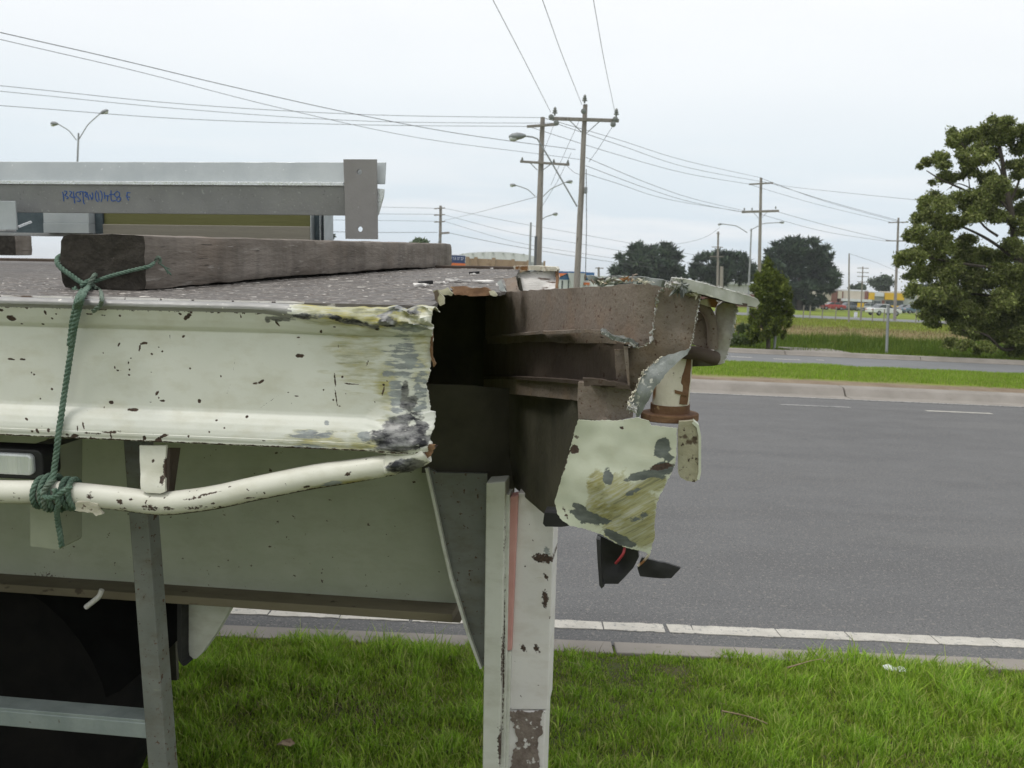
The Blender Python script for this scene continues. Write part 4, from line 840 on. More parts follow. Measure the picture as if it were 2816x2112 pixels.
# round post with rusty collars
def vcyl(name, x0, y0, x1, y1, rpx0, rpx1, w0, mat, extra=()):
    a = TL(x0, y0, w0); b = TL(x1, y1, w0); k = .00053; P = [a.lerp(b, t) for t in np.linspace(0, 1, 8)]
    return MB().tube(P, [k * (rpx0 + (rpx1 - rpx0) * t) for t in np.linspace(0, 1, 8)], 28).build(name, mat, TR_O, 40)
po = vcyl('round_post', 1856, 955, 1843, 1118, 54, 53, .118, M['rustpaint'])
vcyl('post_collar', 1843, 1110, 1842, 1134, 57, 57, .118, M['rust'])
sheet('post_rib', [(1882, 986, .094), (1901, 986, .10), (1896, 1060, .10), (1890, 1112, .10), (1868, 1112, .088), (1873, 1050, .09)], M['rust'], TR_O, .012, .006, .0006, nz=.001, seed=53)
sheet('post_rib', [(1855, 1072, .088), (1890, 1082, .094), (1890, 1090, .094), (1856, 1082, .088)], M['rust'], TR_O, .004, .006, 0, seed=54)
c = TL(1836, 1146, .112)
mb = MB(); o = []
for t in np.linspace(0, 2 * math.pi, 26, endpoint=False):
    o.append((c.x + .041 * math.cos(t) + (.006 if math.cos(t) > 0 else 0), c.y + .040 * math.sin(t), c.z - .004))
mb.prism(o, (0, 0, .011)); mb.build('bracket_flange', M['rust'], TR_O, 40, bevel=.0015)
sheet('bracket_leg', [(1867, 1160, .06), (1905, 1158, .055), (1922, 1172, .06), (1926, 1200, .062), (1926, 1300, .062), (1922, 1318, .062), (1910, 1326, .062), (1888, 1322, .062), (1870, 1312, .062), (1865, 1300, .062), (1864, 1240, .062), (1864, 1185, .062)], M['dirtycream'], TR_O, .012, .006, .0002, seed=41, nz=.0006)
ribbon('bracket_rim', [TL(x, y, .056) for x, y in ((1908, 1158), (1922, 1170), (1928, 1200), (1928, 1300), (1923, 1320))], [TL(x, y, .056) for x, y in ((1903, 1164), (1916, 1176), (1921, 1202), (1921, 1300), (1917, 1318))], M['plate'], TR_O, .022, 2)
# rope hook: bent bar behind the panel, with the stub and pocket plate
hook = smooth_path([TL(1885, 815, .10), TL(1923, 836, .10), TL(1945, 858, .10), TL(1957, 890, .10), TL(1960, 930, .10), TL(1960, 960, .10)], 6)
MB().tube(hook, .0085, 12).build('rope_hook', M['brown'], TR_O, 50)
MB().tube(smooth_path([TL(1880, 968, .09), TL(1920, 972, .085), TL(1955, 982, .085), TL(1966, 985, .09)], 5), .0105, 14).build('rope_hook', M['brown_dark'], TR_O, 50)
sheet('pocket_plate', [(1905, 855, .11), (1925, 858, .11), (1950, 872, .11), (1953, 968, .11), (1900, 945, .11)], M['brown'], TR_O, .006, .008, 0, nz=.001, seed=43)
sheet('stub_cap', [(1926, 826, .085), (1945, 822, .08), (1966, 823, .08), (1975, 832, .085), (1968, 846, .09), (1945, 842, .09), (1926, 836, .09)], M['rustpaint'], TR_O, .02, .005, .0004, nz=.002, seed=44)
sheet('end_rail_stub', [(1972, 842, .10), (1990, 832, .095), (2022, 836, .10), (2028, 845, .105), (2018, 905, .10), (2004, 960, .10), (1992, 998, .10), (1980, 1003, .10), (1968, 1002, .105), (1965, 970, .11), (1964, 900, .11), (1968, 860, .11)], M['stub'], TR_O, .03, .006, .0008, ctrl=[(1995, 920, .085)], nz=.002, seed=45)
lip('torn_lip', [(2024, 838, .095), (2026, 850, .095), (2017, 905, .093), (2004, 960, .093), (1992, 997, .094)], .0022, M['steeltear'], 12)
sheet('end_rail_return', [(1902, 985, .12), (1966, 990, .11), (1985, 1003, .10), (1960, 1006, .11), (1902, 1008, .12)], M['dirty'], TR_O, .02, .008, 0, seed=46)
# scraped end plate
PB = [('r', 1822, 1232, 24, 28, 0, .95), ('r', 1826, 1213, 12, 16, 0, .85), ('r', 1838, 1255, 18, 14, 0, .8), ('r', 1775, 1303, 60, 14, 18, .95), ('r', 1672, 1310, 12, 22, 0, .9), ('r', 1622, 1428, 55, 20, -10, 1), ('r', 1595, 1403, 22, 12, -20, .9), ('r', 1700, 1482, 60, 14, -28, .9), ('r', 1815, 1290, 40, 26, 10, .85), ('r', 1745, 1350, 40, 10, 25, .6), ('r', 1760, 1420, 30, 12, 25, .6),
      ('g', 1725, 1405, 95, 95, 0, 1), ('g', 1640, 1340, 24, 55, 0, .95), ('g', 1660, 1395, 45, 45, -40, 1), ('g', 1730, 1370, 75, 50, 0, .8), ('g', 1780, 1330, 60, 24, 20, .9), ('g', 1775, 1460, 45, 55, 0, 1), ('g', 1700, 1440, 60, 35, -30, .9), ('g', 1800, 1330, 30, 30, 0, .8), ('b', 1820, 1281, 36, 9, 12, .9), ('b', 1578, 1240, 14, 14, 0, .9), ('b', 1586, 1205, 12, 8, 0, .6), ('b', 1711, 1175, 8, 6, 0, .7), ('b', 1552, 1420, 7, 30, 25, .5), ('b', 1555, 1275, 4, 60, -15, .6), ('b', 1535, 1330, 4, 60, -12, .6)]
sheet('end_plate', [(1590, 1156, .055), (1640, 1158, .052), (1700, 1158, .05), (1757, 1150, .05), (1784, 1158, .05), (1792, 1172, .05), (1862, 1178, .052), (1860, 1243, .054), (1855, 1283, .056), (1829, 1334, .058), (1806, 1380, .06), (1801, 1437, .065), (1801, 1471, .07), (1787, 1520, .075), (1753, 1511, .072), (1704, 1497, .07), (1651, 1467, .068), (1610, 1455, .068), (1567, 1446, .075), (1545, 1425, .085), (1533, 1406, .09), (1527, 1376, .09), (1540, 1330, .085), (1556, 1273, .08), (1571, 1224, .075), (1582, 1178, .065)],
      M['plate'], TR_O, .004, .0026, .0008, ctrl=[(1700, 1380, .028), (1740, 1440, .035), (1670, 1250, .05), (1620, 1400, .05), (1790, 1290, .044), (1650, 1330, .034)], nz=.0026, nzs=17, soft=.03, blobs=PB, seed=47)
# dark inner face behind the plate and its lower curl
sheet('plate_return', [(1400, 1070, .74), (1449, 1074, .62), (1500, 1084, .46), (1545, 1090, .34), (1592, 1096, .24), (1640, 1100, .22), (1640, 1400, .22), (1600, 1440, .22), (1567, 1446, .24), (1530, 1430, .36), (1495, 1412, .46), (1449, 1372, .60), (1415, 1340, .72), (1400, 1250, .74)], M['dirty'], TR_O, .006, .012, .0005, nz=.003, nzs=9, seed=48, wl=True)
sheet('rubber_stub', [(1497, 1410, .12), (1540, 1412, .115), (1569, 1446, .11), (1545, 1449, .115), (1500, 1448, .12), (1493, 1440, .12)], M['rubber'], TR_O, .04, .006, 0, seed=49)
# smashed lamp housings hanging below
lampb = sheet('broken_lamp', [(1643, 1470, .085), (1700, 1498, .08), (1753, 1512, .08), (1757, 1532, .08), (1742, 1562, .08), (1722, 1585, .08), (1700, 1606, .085), (1656, 1606, .085), (1649, 1594, .085), (1645, 1530, .085)], M['rubber'], TR_O, .05, .006, 0, ctrl=[(1700, 1545, .105)], seed=50)
ribbon('housing_rim', [TL(1642, 1472, .075), TL(1645, 1530, .075), TL(1650, 1598, .075), TL(1656, 1607, .075)], [TL(1652, 1476, .075), TL(1654, 1530, .075), TL(1658, 1592, .075), TL(1664, 1600, .075)], M['rubber'], lampb, .02, 1)
MB().tube(smooth_path([TL(1718, 1504, .072), TL(1714, 1522, .068), TL(1703, 1538, .07), TL(1693, 1549, .075)], 5), .0022, 8).build('wire', M['redwire'], lampb, 60)
sheet('broken_lamp', [(1766, 1533, .08), (1800, 1542, .078), (1840, 1551, .075), (1872, 1562, .072), (1858, 1578, .072), (1846, 1590, .075), (1800, 1588, .08), (1760, 1584, .082), (1753, 1562, .082)], M['rubber'], TR_O, .006, .006, .0004, ctrl=[(1810, 1568, .070)], nz=.002, seed=51)
MB().tube(smooth_path([TL(1787, 1515, .078), TL(1782, 1528, .078), TL(1768, 1545, .08), TL(1754, 1556, .08)], 4), .0022, 7).build('frayed_wire', M['rustpaint'], TR_O, 60)

# ------------------------------------------------------------------ load on the deck
M['wood'] = pm('old_hardwood', (.135, .113, .094), (.235, .205, .178), 18, .9, 0, .9, 70, stretch=(1.5, .25, 1.5), speck=[((.06, .05, .043), 60, .655, (1.2, .12, 2.4)), ((.26, .235, .21), 70, .64, (1.5, .12, 1.5))], soft=[((.09, .078, .066), 14, .45, .7, .7, (1, .8, .15)), ((.20, .145, .105), 5, .55, .8, .5, None)])
M['endgrain'] = pm('dark_end_grain', (.024, .021, .017), (.052, .045, .037), 30, .95, 0, .9, 80, speck=[((.075, .066, .055), 60, .66)])
def timber(name, label, a, b, wid, hts, mat2, n=60, m=9, seed=1, deckz=0.0, bow=None):
    """a, b: deck points (right bottom edge) of both ends in trailer coordinates"""
    a = Vector((a.x, a.y, 0)); b = Vector((b.x, b.y, 0)); d = (b - a).normalized(); s = Vector((-d.y, d.x, 0))
    L = (b - a).length; V = []; rows = []
    ring = []
    k = 8
    for (x0, z0), (x1, z1) in (((0, 0), (0, 1)), ((0, 1), (1, 1)), ((1, 1), (1, 0)), ((1, 0), (0, 0))):
        ring += [(x0 + (x1 - x0) * i / k, z0 + (z1 - z0) * i / k) for i in range(k)]
    F = []; nr_ = len(ring)
    for i in range(n + 1):
        t = i / n; h = hts[0] + (hts[1] - hts[0]) * t; lift = bow(t) if bow else 0
        for (x, z) in ring:
            cx, cz_ = x - .5, z - .5; rr = max(abs(cx), abs(cz_)) * 2; co_ = (abs(cx) * 2) ** 6 * (abs(cz_) * 2) ** 6
            sh = 1 - .06 * co_
            p = a + d * (t * L) + s * (wid * (.5 + cx * sh)); zz = lift * (1 - z) + h * (.5 + cz_ * sh) + .0
            q = Vector((p.x, p.y, zz)); nz_ = .0035 * vnoise(q, 9, seed) + .0022 * vnoise(q, 32, seed) + .0012 * vnoise(q, 90, seed)
            q += (s * cx * 2 + Vector((0, 0, cz_ * 2)) * .6) * nz_
            if i == 0: q += d * (.004 * vnoise(q, 40, seed) + .004 * co_)
            q.z = max(q.z, .0008); V.append(tuple(q))
    for i in range(n):
        for j in range(nr_): F.append((i * nr_ + j, i * nr_ + (j + 1) % nr_, (i + 1) * nr_ + (j + 1) % nr_, (i + 1) * nr_ + j))
    mb = MB(); mb.add(V, F)
    # rough end faces
    for base, dirv in ((0, -1), (n * nr_, 1)):
        mb.cm = 1 if base == 0 else 0; prev = list(range(base, base + nr_))
        c = sum((Vector(mb.v[i]) for i in prev), Vector()) / nr_
        for st in (.75, .5, .25):
            cur = []
            for i in range(base, base + nr_):
                p = c.lerp(Vector(V[i]), st); p += d * .004 * vnoise(p, 70, seed + 2); cur.append(len(mb.v)); mb.v.append(tuple(p))
            for j in range(nr_): mb.f.append((prev[j], prev[(j + 1) % nr_], cur[(j + 1) % nr_], cur[j])); mb.mi.append(mb.cm)
            prev = cur
        mb.f.append(tuple(prev)); mb.mi.append(mb.cm)
    o = mb.build(name, [M['wood'], mat2], None, 50); o.matrix_world = TM; tag(o, label, 'timber'); return o
da = TD(402, 800); db = TD(1243, 734); dwid = (TL(402, 790, da.y) - TL(170, 790, da.y)).length
hh0 = (TL(402, 646, da.y) - TL(402, 800, da.y)).length; hh1 = (TL(1242, 669, db.y) - TL(1242, 733, db.y)).length
timber('dunnage_timber', 'thick weathered hardwood bearer lying across the deck with rope at its end', da, db, dwid, (hh0, hh1), M['endgrain'], bow=lambda t: .006 * math.sin(math.pi * t) ** 2 + .003 * math.sin(7 * t) ** 2)
fb = TD(44, 703); fe = TD(70, 699); ha = (TL(44, 646, fb.y) - TL(44, 703, fb.y)).length
d_ = Vector((db.x - da.x, db.y - da.y, 0)).normalized()
timber('dunnage_block', 'short dark timber block on the far edge of the deck at left', fb, fb + d_ * .16, .14, (ha, ha), M['endgrain'], n=10, seed=4)
# galvanised steel
M['galv'] = pm('galvanised_steel', (.36, .39, .40), (.44, .47, .475), 9, .45, .35, .1, 120, speck=[((.60, .62, .62), 70, .68)])
M['galv2'] = pm('galvanised_steel_dull', (.27, .275, .275), (.33, .335, .33), 10, .5, .35, .2, 160, speck=[((.42, .43, .42), 120, .64), ((.22, .22, .22), 90, .66)])
M['plate_dull'] = pm('mill_plate', (.235, .225, .220), (.295, .285, .280), 6, .55, .3, .15, 130, speck=[((.38, .38, .38), 90, .69)])
M['weld'] = pm('bright_weld', (.62, .64, .66), (.76, .78, .80), 20, .3, .5, .3, 120)
M['ink'] = pm('blue_marker', (.03, .10, .36), (.05, .14, .42), 30, .6, 0, 0, 50)
WBM = 1.30
def bx(x0, y0, x1, y1, w0): a = TL(x0, y0, w0); b = TL(x1, y1, w0); return a, b
bm_ = empty('galvanised_lintel', (0, 0, 0), 'long galvanised steel lintel with a drilled end plate lying on the timber', 'steel beam'); bm_.matrix_world = TM
bl = -1.9
q0 = TL(500, 443, WBM); q1 = TL(500, 499, WBM); q2 = TL(500, 506, WBM); q3 = TL(500, 588, WBM); rx = TL(1055, 500, WBM).x; rp = TL(946, 500, WBM).x
def lprism(name, sec, x0, x1, mat, bev=.0015): return MB().prism([(x0, w_, u_) for w_, u_ in sec], (x1 - x0, 0, 0)).build(name, mat, bm_, bevel=bev)
lprism('back_leaf', [(WBM + .010, q1.z - .004), (WBM + .024, q0.z), (WBM + .030, q0.z), (WBM + .018, q1.z - .004)], bl, rx, M['galv'])
lprism('shelf_edge', [(WBM - .006, q2.z - .003), (WBM - .006, q1.z - .0005), (WBM + .03, q1.z - .0005), (WBM + .03, q2.z - .003)], bl, rp, M['weld'], .001)
lprism('front_leaf', [(WBM, q2.z - .0035), (WBM + .014, q3.z), (WBM + .022, q3.z), (WBM + .008, q2.z - .0035)], bl, rp, M['galv2'])
# end plate with two drilled holes
P0 = TL(944, 438, WBM - .012); P1 = TL(1036, 658, WBM - .012)
bmesh_p = bmesh.new(); out_ = [(P0.x, P0.z), (P1.x, P0.z), (P1.x + .002, P1.z), (P0.x + .004, P1.z), (P0.x + .0035, (P0.z + P1.z) / 2)]
holes = [TL(988, 473, WBM - .012), TL(990, 630, WBM - .012)]; hr = .0076
pts = [Vector(p) for p in out_]; loops = [list(range(len(pts)))]
for h in holes:
    s0 = len(pts); pts += [Vector((h.x + hr * math.cos(t), h.z + hr * math.sin(t))) for t in np.linspace(0, 2 * math.pi, 20, endpoint=False)]; loops.append(list(range(s0, s0 + 20)))
edges = [(lp[i], lp[(i + 1) % len(lp)]) for lp in loops for i in range(len(lp))]
res = delaunay_2d_cdt(pts, edges, [], 0, 1e-7); bmesh_p.free()
vv = res[0]; tri = [f for f in res[2] if all(((vv[f[0]] + vv[f[1]] + vv[f[2]]) / 3 - Vector((h.x, h.z))).length > hr * .96 for h in holes) and inside(((vv[f[0]] + vv[f[1]] + vv[f[2]]) / 3)[:], [p for p in out_])]
nv = len(vv); V = [(v.x, WBM - .012, v.y) for v in vv] + [(v.x, WBM - .004, v.y) for v in vv]; ec = {}
for f in tri:
    for i in range(3):
        k = tuple(sorted((f[i], f[(i + 1) % 3]))); ec[k] = ec.get(k, 0) + 1
F = [tuple(f) for f in tri] + [tuple(nv + i for i in reversed(f)) for f in tri] + [(a, b, nv + b, nv + a) for (a, b), c_ in ec.items() if c_ == 1]
MB().add(V, F).build('end_plate', M['plate_dull'], bm_)
g0 = [TL(x, y, WBM) for x, y in ((1037, 518), (1056, 520), (1054, 540), (1040, 590), (1036, 594))]
MB().prism(g0, (0, .01, 0)).build('weld_gusset', M['weld'], bm_, bevel=.001)
# hand-written marking in blue ink on the front leaf (flat print)
STRK = [[(205, 160), (225, 280), (235, 400)], [(245, 140), (300, 150), (310, 185), (270, 230), (265, 250), (330, 290), (345, 315), (300, 335)], [(375, 150), (425, 160), (420, 200), (385, 265), (440, 300), (540, 290)], [(470, 150), (490, 300), (512, 455)],
        [(640, 240), (650, 190), (600, 165), (550, 190), (545, 250), (610, 320), (655, 375), (620, 405), (575, 390)], [(640, 150), (700, 160), (800, 165)], [(715, 175), (725, 300), (735, 430), (765, 470)], [(765, 185), (820, 200), (770, 260), (830, 300)], [(820, 170), (845, 270), (870, 365)], [(880, 230), (920, 300), (950, 370)], [(950, 175), (970, 270), (960, 340)], [(900, 240), (925, 300)],
        [(1065, 130), (1035, 230), (1045, 330), (1080, 395), (1110, 410)], [(1095, 170), (1115, 270), (1130, 385)], [(1150, 130), (1195, 190), (1205, 300), (1180, 410)], [(1255, 165), (1270, 260), (1275, 345)], [(1270, 265), (1340, 260), (1390, 270)], [(1345, 265), (1340, 400)], [(1430, 125), (1430, 260), (1435, 350), (1465, 395), (1545, 375)], [(1390, 230), (1500, 225)],
        [(1590, 150), (1530, 190), (1520, 245), (1570, 295), (1640, 290), (1675, 330), (1660, 380), (1610, 410), (1575, 370), (1590, 310), (1640, 260), (1645, 190), (1590, 150)], [(1830, 180), (1920, 185)], [(1840, 180), (1835, 300), (1880, 380)], [(1810, 285), (1910, 295)]]
mk = empty('blue_marking'); mk.parent = bm_
for st in STRK:
    P = []
    for X, Y in st:
        x, y = 150 + X / 9.217, 510 + Y / 9.217; t = (y - 506) / 82; P.append(TL(x, y, WBM + .014 * t - .0006))
    MB().tube(smooth_path(P, 4), .00135, 5).build('ink_stroke', M['ink'], mk)
# flat bar at the left in front of the lintel
br = empty('steel_bracket', (0, 0, 0), 'small galvanised angle bracket at the left end, in front of the lintel', 'bracket'); br.matrix_world = TM
a = TL(-70, 552, WBM - .05); b = TL(46, 632, WBM - .05)
MB().box((a.x, WBM - .05, b.z), (b.x, WBM - .044, a.z)).build('plate', M['galv'], br, bevel=.001)
MB().box((a.x, WBM - .10, b.z - .006), (b.x, WBM - .0505, b.z - .0005)).build('toe', M['galv2'], br, bevel=.001)
MB().bar(TL(50, 624, WBM - .02), TL(86, 610, WBM + .01), .01, .006).build('bolt', M['weld'], br)
# bundle of channels further back
M['olive'] = pm('olive_primer', (.105, .105, .035), (.14, .14, .055), 6, .6, .2, .2, 90, stretch=(.1, 1, 1))
M['bluegrey'] = pm('dark_bluegrey_steel', (.055, .075, .085), (.09, .115, .125), 20, .5, .3, .3, 90)
M['khaki'] = pm('khaki_steel', (.20, .185, .15), (.25, .235, .19), 12, .55, .2, .2, 90, stretch=(.1, 1, 3))
WC = 2.10
ch = empty('steel_channel', (0, 0, 0), 'long olive channel section with open end lying behind the lintel', 'steel channel'); ch.matrix_world = TM
zt, zm, zb = TL(600, 580, WC).z, TL(600, 620, WC).z, TL(600, 657, WC).z; x0, x1, x2 = TL(286, 600, WC).x, TL(857, 600, WC).x, TL(891, 600, WC).x
MB().box((x0, WC, zm - .004), (x1, WC + .012, zt)).build('web', M['olive'], ch, bevel=.001)
MB().box((x0, WC - .012, zb), (x1 - .002, WC - .0005, zm)).build('flange', M['khaki'], ch, bevel=.002)
MB().box((x1, WC - .015, zb), (x1 + .003, WC + .10, zt)).build('end_edge', M['galv'], ch)
MB().box((x1 + .0035, WC + .02, zb), (x2 - .016, WC + .10, zt)).build('end_web', M['bluegrey'], ch)
MB().box((x2 - .016, WC - .002, zb), (x2 - .0135, WC + .10, zt)).build('end_edge', M['galv'], ch)
MB().box((x2 - .013, WC + .02, zb), (x2 - .001, WC + .10, zt)).build('end_web', M['bluegrey'], ch)
MB().box((x2 - .001, WC, zb), (x2 + .0015, WC + .10, zt)).build('end_edge', M['galv'], ch)
bxs = empty('steel_box_section', (0, 0, 0), 'pale galvanised box section end between the timber block and olive channel', 'steel section'); bxs.matrix_world = TM
a = TL(118, 575, WC - .05).x; b = TL(243, 575, WC - .05).x; zz = TL(180, 641, WC - .05).z; zt2 = TL(180, 576, WC - .05).z
MB().box((a, WC - .05, (zz + zt2) / 2 - .006), (b, WC + .06, zt2)).build('side', M['galv'], bxs, bevel=.001)
MB().box((a, WC - .053, zz), (b, WC + .06, (zz + zt2) / 2 - .0065)).build('side', M['galv'], bxs, bevel=.001)
MB().box((b + .001, WC - .01, zz), (x0 - .001, WC + .06, zt2)).build('throat', M['bluegrey'], bxs)
MB().box((TL(-160, 600, WC).x, WC - .02, zz - .012), (b, WC + .07, zz - .0005)).build('bottom_flange', M['galv2'], bxs, bevel=.001)
MB().box((TL(-160, 600, WC).x, WC + .03, zz), (a - .001, WC + .06, zt2)).build('dark_web', M['bluegrey'], bxs)  # dark sheet fills the hollow; its shade is in the colour

# ------------------------------------------------------------------ rope
M['rope'] = pm('green_rope', (.085, .145, .105), (.15, .22, .17), 90, .8, 0, .6, 500, speck=[((.20, .25, .21), 300, .62)])
M['rope2'] = pm('faded_rope', (.12, .17, .13), (.19, .23, .19), 90, .85, 0, .6, 500)
rope = empty('green_rope', (0, 0, 0), 'twisted green rope tied round the timber and down to the pipe rail', 'rope'); rope.matrix_world = TM
def laid(name, path, r=.0048, mat='rope', pitch=.022, k=7):
    P = smooth_path(path, k); L = 0; mbs = [MB() for _ in range(3)]; T = []
    Nn = None; S = [[], [], []]
    for i, p in enumerate(P):
        t = (P[min(i + 1, len(P) - 1)] - P[max(0, i - 1)]).normalized()
        Nn = t.orthogonal().normalized() if Nn is None else (Nn - t * Nn.dot(t)).normalized()
        B = t.cross(Nn)
        if i: L += (p - P[i - 1]).length
        for s in range(3):
            a = 2 * math.pi * (L / pitch + s / 3); S[s].append(p + (Nn * math.cos(a) + B * math.sin(a)) * r * .52)
    mb = MB()
    for s in range(3): mb.tube(S[s], r * .56, 7)
    return mb.build(name, M[mat], rope, 60)
def resample(P, step=.0022):
    P = smooth_path(P, 10); o = [P[0]]; acc = 0
    for a, b in zip(P[:-1], P[1:]):
        acc += (b - a).length
        if acc > step: o.append(b); acc = 0
    return o
def rp(name, pts, **kw): return laid(name, resample([TL(*p) for p in pts]), k=1, **kw)
wk = da.y
rp('rope_fall', [(244, 790, wk - .022), (228, 812, -.022), (216, 850, -.022), (205, 900, -.016), (198, 945, -.004), (188, 1010, -.002), (176, 1090, -.002), (166, 1160, -.010), (160, 1200, -.016), (156, 1240, -.016), (150, 1285, -.018), (146, 1325, -.026)])
rp('rope_fall', [(225, 800, wk - .020), (214, 822, -.020), (207, 850, -.016), (200, 880, -.012), (196, 915, -.010), (192, 950, -.009)])
rp('rope_turn', [(200, 690, wk + .08), (165, 705, wk + .03), (157, 718, wk + .004), (166, 735, wk - .006), (195, 757, wk - .008), (222, 776, wk - .010), (242, 785, wk - .014)])
sx_ = da.x + .004
def on_side(x, y):
    d = TR @ ray(x, y); t = (sx_ + .004 - EL.x) / d.x; return EL + d * t
q = [TL(258, 775, wk - .012), TL(300, 760, wk - .008), TL(345, 748, wk - .008), TL(392, 737, wk - .006), on_side(412, 732) , on_side(424, 722)]
laid('rope_turn', resample(q), k=1, r=.0036)
h_ = on_side(428, 718); laid('rope_hitch', resample([h_, h_ + Vector((.006, -.002, .008)), h_ + Vector((.008, .003, 0)), h_ + Vector((.004, 0, -.004))]), k=1, r=.003, mat='rope2')
for k in range(7):
    e = h_ + Vector((.003, .004, -.003)); P = [e, e + Vector((.004, .008 + .004 * random.random(), -.006)), e + Vector((.006, .022 + .014 * random.random(), -.008 - .016 * random.random()))]
    MB().tube(smooth_path(P, 5), .0010, 5).build('frayed_strand', M['rope'], rope)
# knot over the lip
kc = TL(240, 788, wk - .018)
def loopk(c, ax, bx_, r, turns=1.0, ph=0, n=26, drift=Vector()):
    return [c + ax * math.cos(2 * math.pi * turns * i / n + ph) * r + bx_ * math.sin(2 * math.pi * turns * i / n + ph) * r + drift * (i / n) for i in range(n + 1)]
X_, Y_, Z_ = Vector((1, 0, 0)), Vector((0, 1, 0)), Vector((0, 0, 1))
laid('rope_knot', resample(loopk(kc, (X_ + Z_ * .4).normalized(), Y_, .0085, 1.2, 0, drift=Z_ * .010)), k=1, r=.0042)
laid('rope_knot', resample(loopk(kc + Vector((.004, 0, -.006)), (X_ * .5 + Z_).normalized(), (Y_ + X_ * .4).normalized(), .0095, 1.1, 1.0)), k=1, r=.0042, mat='rope2')
rp('rope_knot', [(238, 800, wk - .024), (248, 778, wk - .026), (258, 760, wk - .024), (262, 757, wk - .014), (256, 768, wk - .006)], mat='rope2', r=.0042)
rp('rope_knot', [(204, 792, wk - .016), (216, 806, wk - .022), (236, 802, wk - .024), (248, 790, wk - .018)], r=.0045)
rp('rope_tail', [(262, 790, wk - .020), (276, 800, wk - .026), (280, 820, -.020), (276, 838, -.018), (264, 850, -.016), (256, 856, -.014)], r=.0034, mat='rope2')
# hitch round the pipe rail
def pipe_c(x): 
    xs = [p[0] for p in pp]; ys = [p[1] for p in pp]; return TL(x, float(np.interp(x, xs, ys)), .004)
for k, (xa, dx, ph) in enumerate([(118, -10, .3), (148, 22, .0), (182, 26, .4), (200, 26, .2), (135, 8, .1)]):
    a = pipe_c(xa); b = pipe_c(xa + dx); n = 28; rr_ = .0186 + .0045 + (.004 if k in (1, 4) else 0)
    P = [a.lerp(b, .5 - .5 * math.cos(math.pi * i / n)) + Vector((0, math.cos(2 * math.pi * i / n + ph) * rr_, math.sin(2 * math.pi * i / n + ph) * rr_)) for i in range(n + 1)]
    laid('rope_hitch', resample(P), k=1, r=.0046)
rp('rope_hitch', [(112, 1350, -.024), (128, 1368, -.032), (150, 1366, -.034), (175, 1350, -.032), (200, 1335, -.028)], r=.0046)
rp('rope_hitch', [(128, 1400, -.016), (120, 1380, -.026), (124, 1345, -.030), (140, 1328, -.028), (150, 1318, -.022)], r=.0046, mat='rope2')
rp('rope_tail', [(150, 1345, -.034), (160, 1385, -.030), (156, 1405, -.020), (160, 1440, -.004), (166, 1475, .0), (169, 1502, .004)], r=.0046)
# ------------------------------------------------------------------ power poles, street lamps, wires
M['polewood'] = pm('grey_pole_timber', (.21, .19, .17), (.29, .265, .24), 2.0, .9, 0, .6, 14, stretch=(3, 3, .15), speck=[((.13, .115, .10), 3, .62, (4, 4, .2))])
M['insul'] = pm('insulator_porcelain', (.16, .17, .16), (.24, .25, .24), 8, .3, 0, 0, 10)
M['lampgrey'] = pm('lamp_grey', (.22, .235, .245), (.30, .31, .32), 4, .5, .2, .1, 20)
M['lamplens'] = pm('street_lamp_glass', (.55, .57, .58), (.65, .67, .68), 4, .25, 0, .1, 20)
M['steelpole'] = pm('galvanised_pole', (.26, .27, .28), (.33, .34, .35), 2, .55, .3, .1, 10)
M['wire'] = pm('wire_dark', (.10, .105, .11), (.13, .135, .14), 3, .6, .2, 0, 10)
WUP = Vector((0, 0, 1))
def zat(x, y, Z): return at(x, y, Z).z
def pole(label, xb, yb, xt, yt, Z, r0, r1, mat='polewood', group='timber power poles', cat='power pole', name='power_pole'):
    a = at(xb, yb, Z); b = at(xt, yt, Z); d = (b - a) / (b.z - a.z); g_ = a - d * (a.z - (gz(a.y) - .3)); e = empty(name, (g_.x, g_.y, gz(a.y)), label, cat, group)
    off = e.location; P = [g_.lerp(b, t) - off for t in np.linspace(0, 1, 9)]
    P = [p + Vector((.02 * vnoise(p + off, .5), 0, 0)) for p in P]
    MB().tube(P, [r0 + (r1 - r0) * t for t in np.linspace(0, 1, 9)], 12).build('shaft', M[mat], e, 50)
    e['_off'] = 0; del e['_off']
    return e
def loc(e, x, y, Z): return at(x, y, Z) - Vector(e.location)
def arm(e, x0, y0, x1, y1, Z, h=.11, dep=.1, mat='polewood', dz=.22, name='crossarm'):
    p = loc(e, x0, y0, Z - dz); q = loc(e, x1, y1, Z - dz); MB().bar(p, q, dep, h).build(name, M[mat], e, bevel=.01)
def insul(e, x, y, Z, s=1.0, dz=.22, up=1):
    c = loc(e, x, y, Z - dz); pr = [(.03, -.14), (.035, -.06), (.10, -.05), (.10, -.01), (.05, 0), (.085, .04), (.085, .07), (.04, .09), (.065, .12), (.05, .16), (.02, .2)]
    MB().lathe([(r * s, h * s * up) for r, h in pr], c, 10).build('insulator', M['insul'], e, 40)
def strut(e, x0, y0, x1, y1, Z, r=.02, dz=.2, mat='lampgrey', name='brace'): MB().tube([loc(e, x0, y0, Z - dz), loc(e, x1, y1, Z - dz * .6)], r, 6).build(name, M[mat], e)
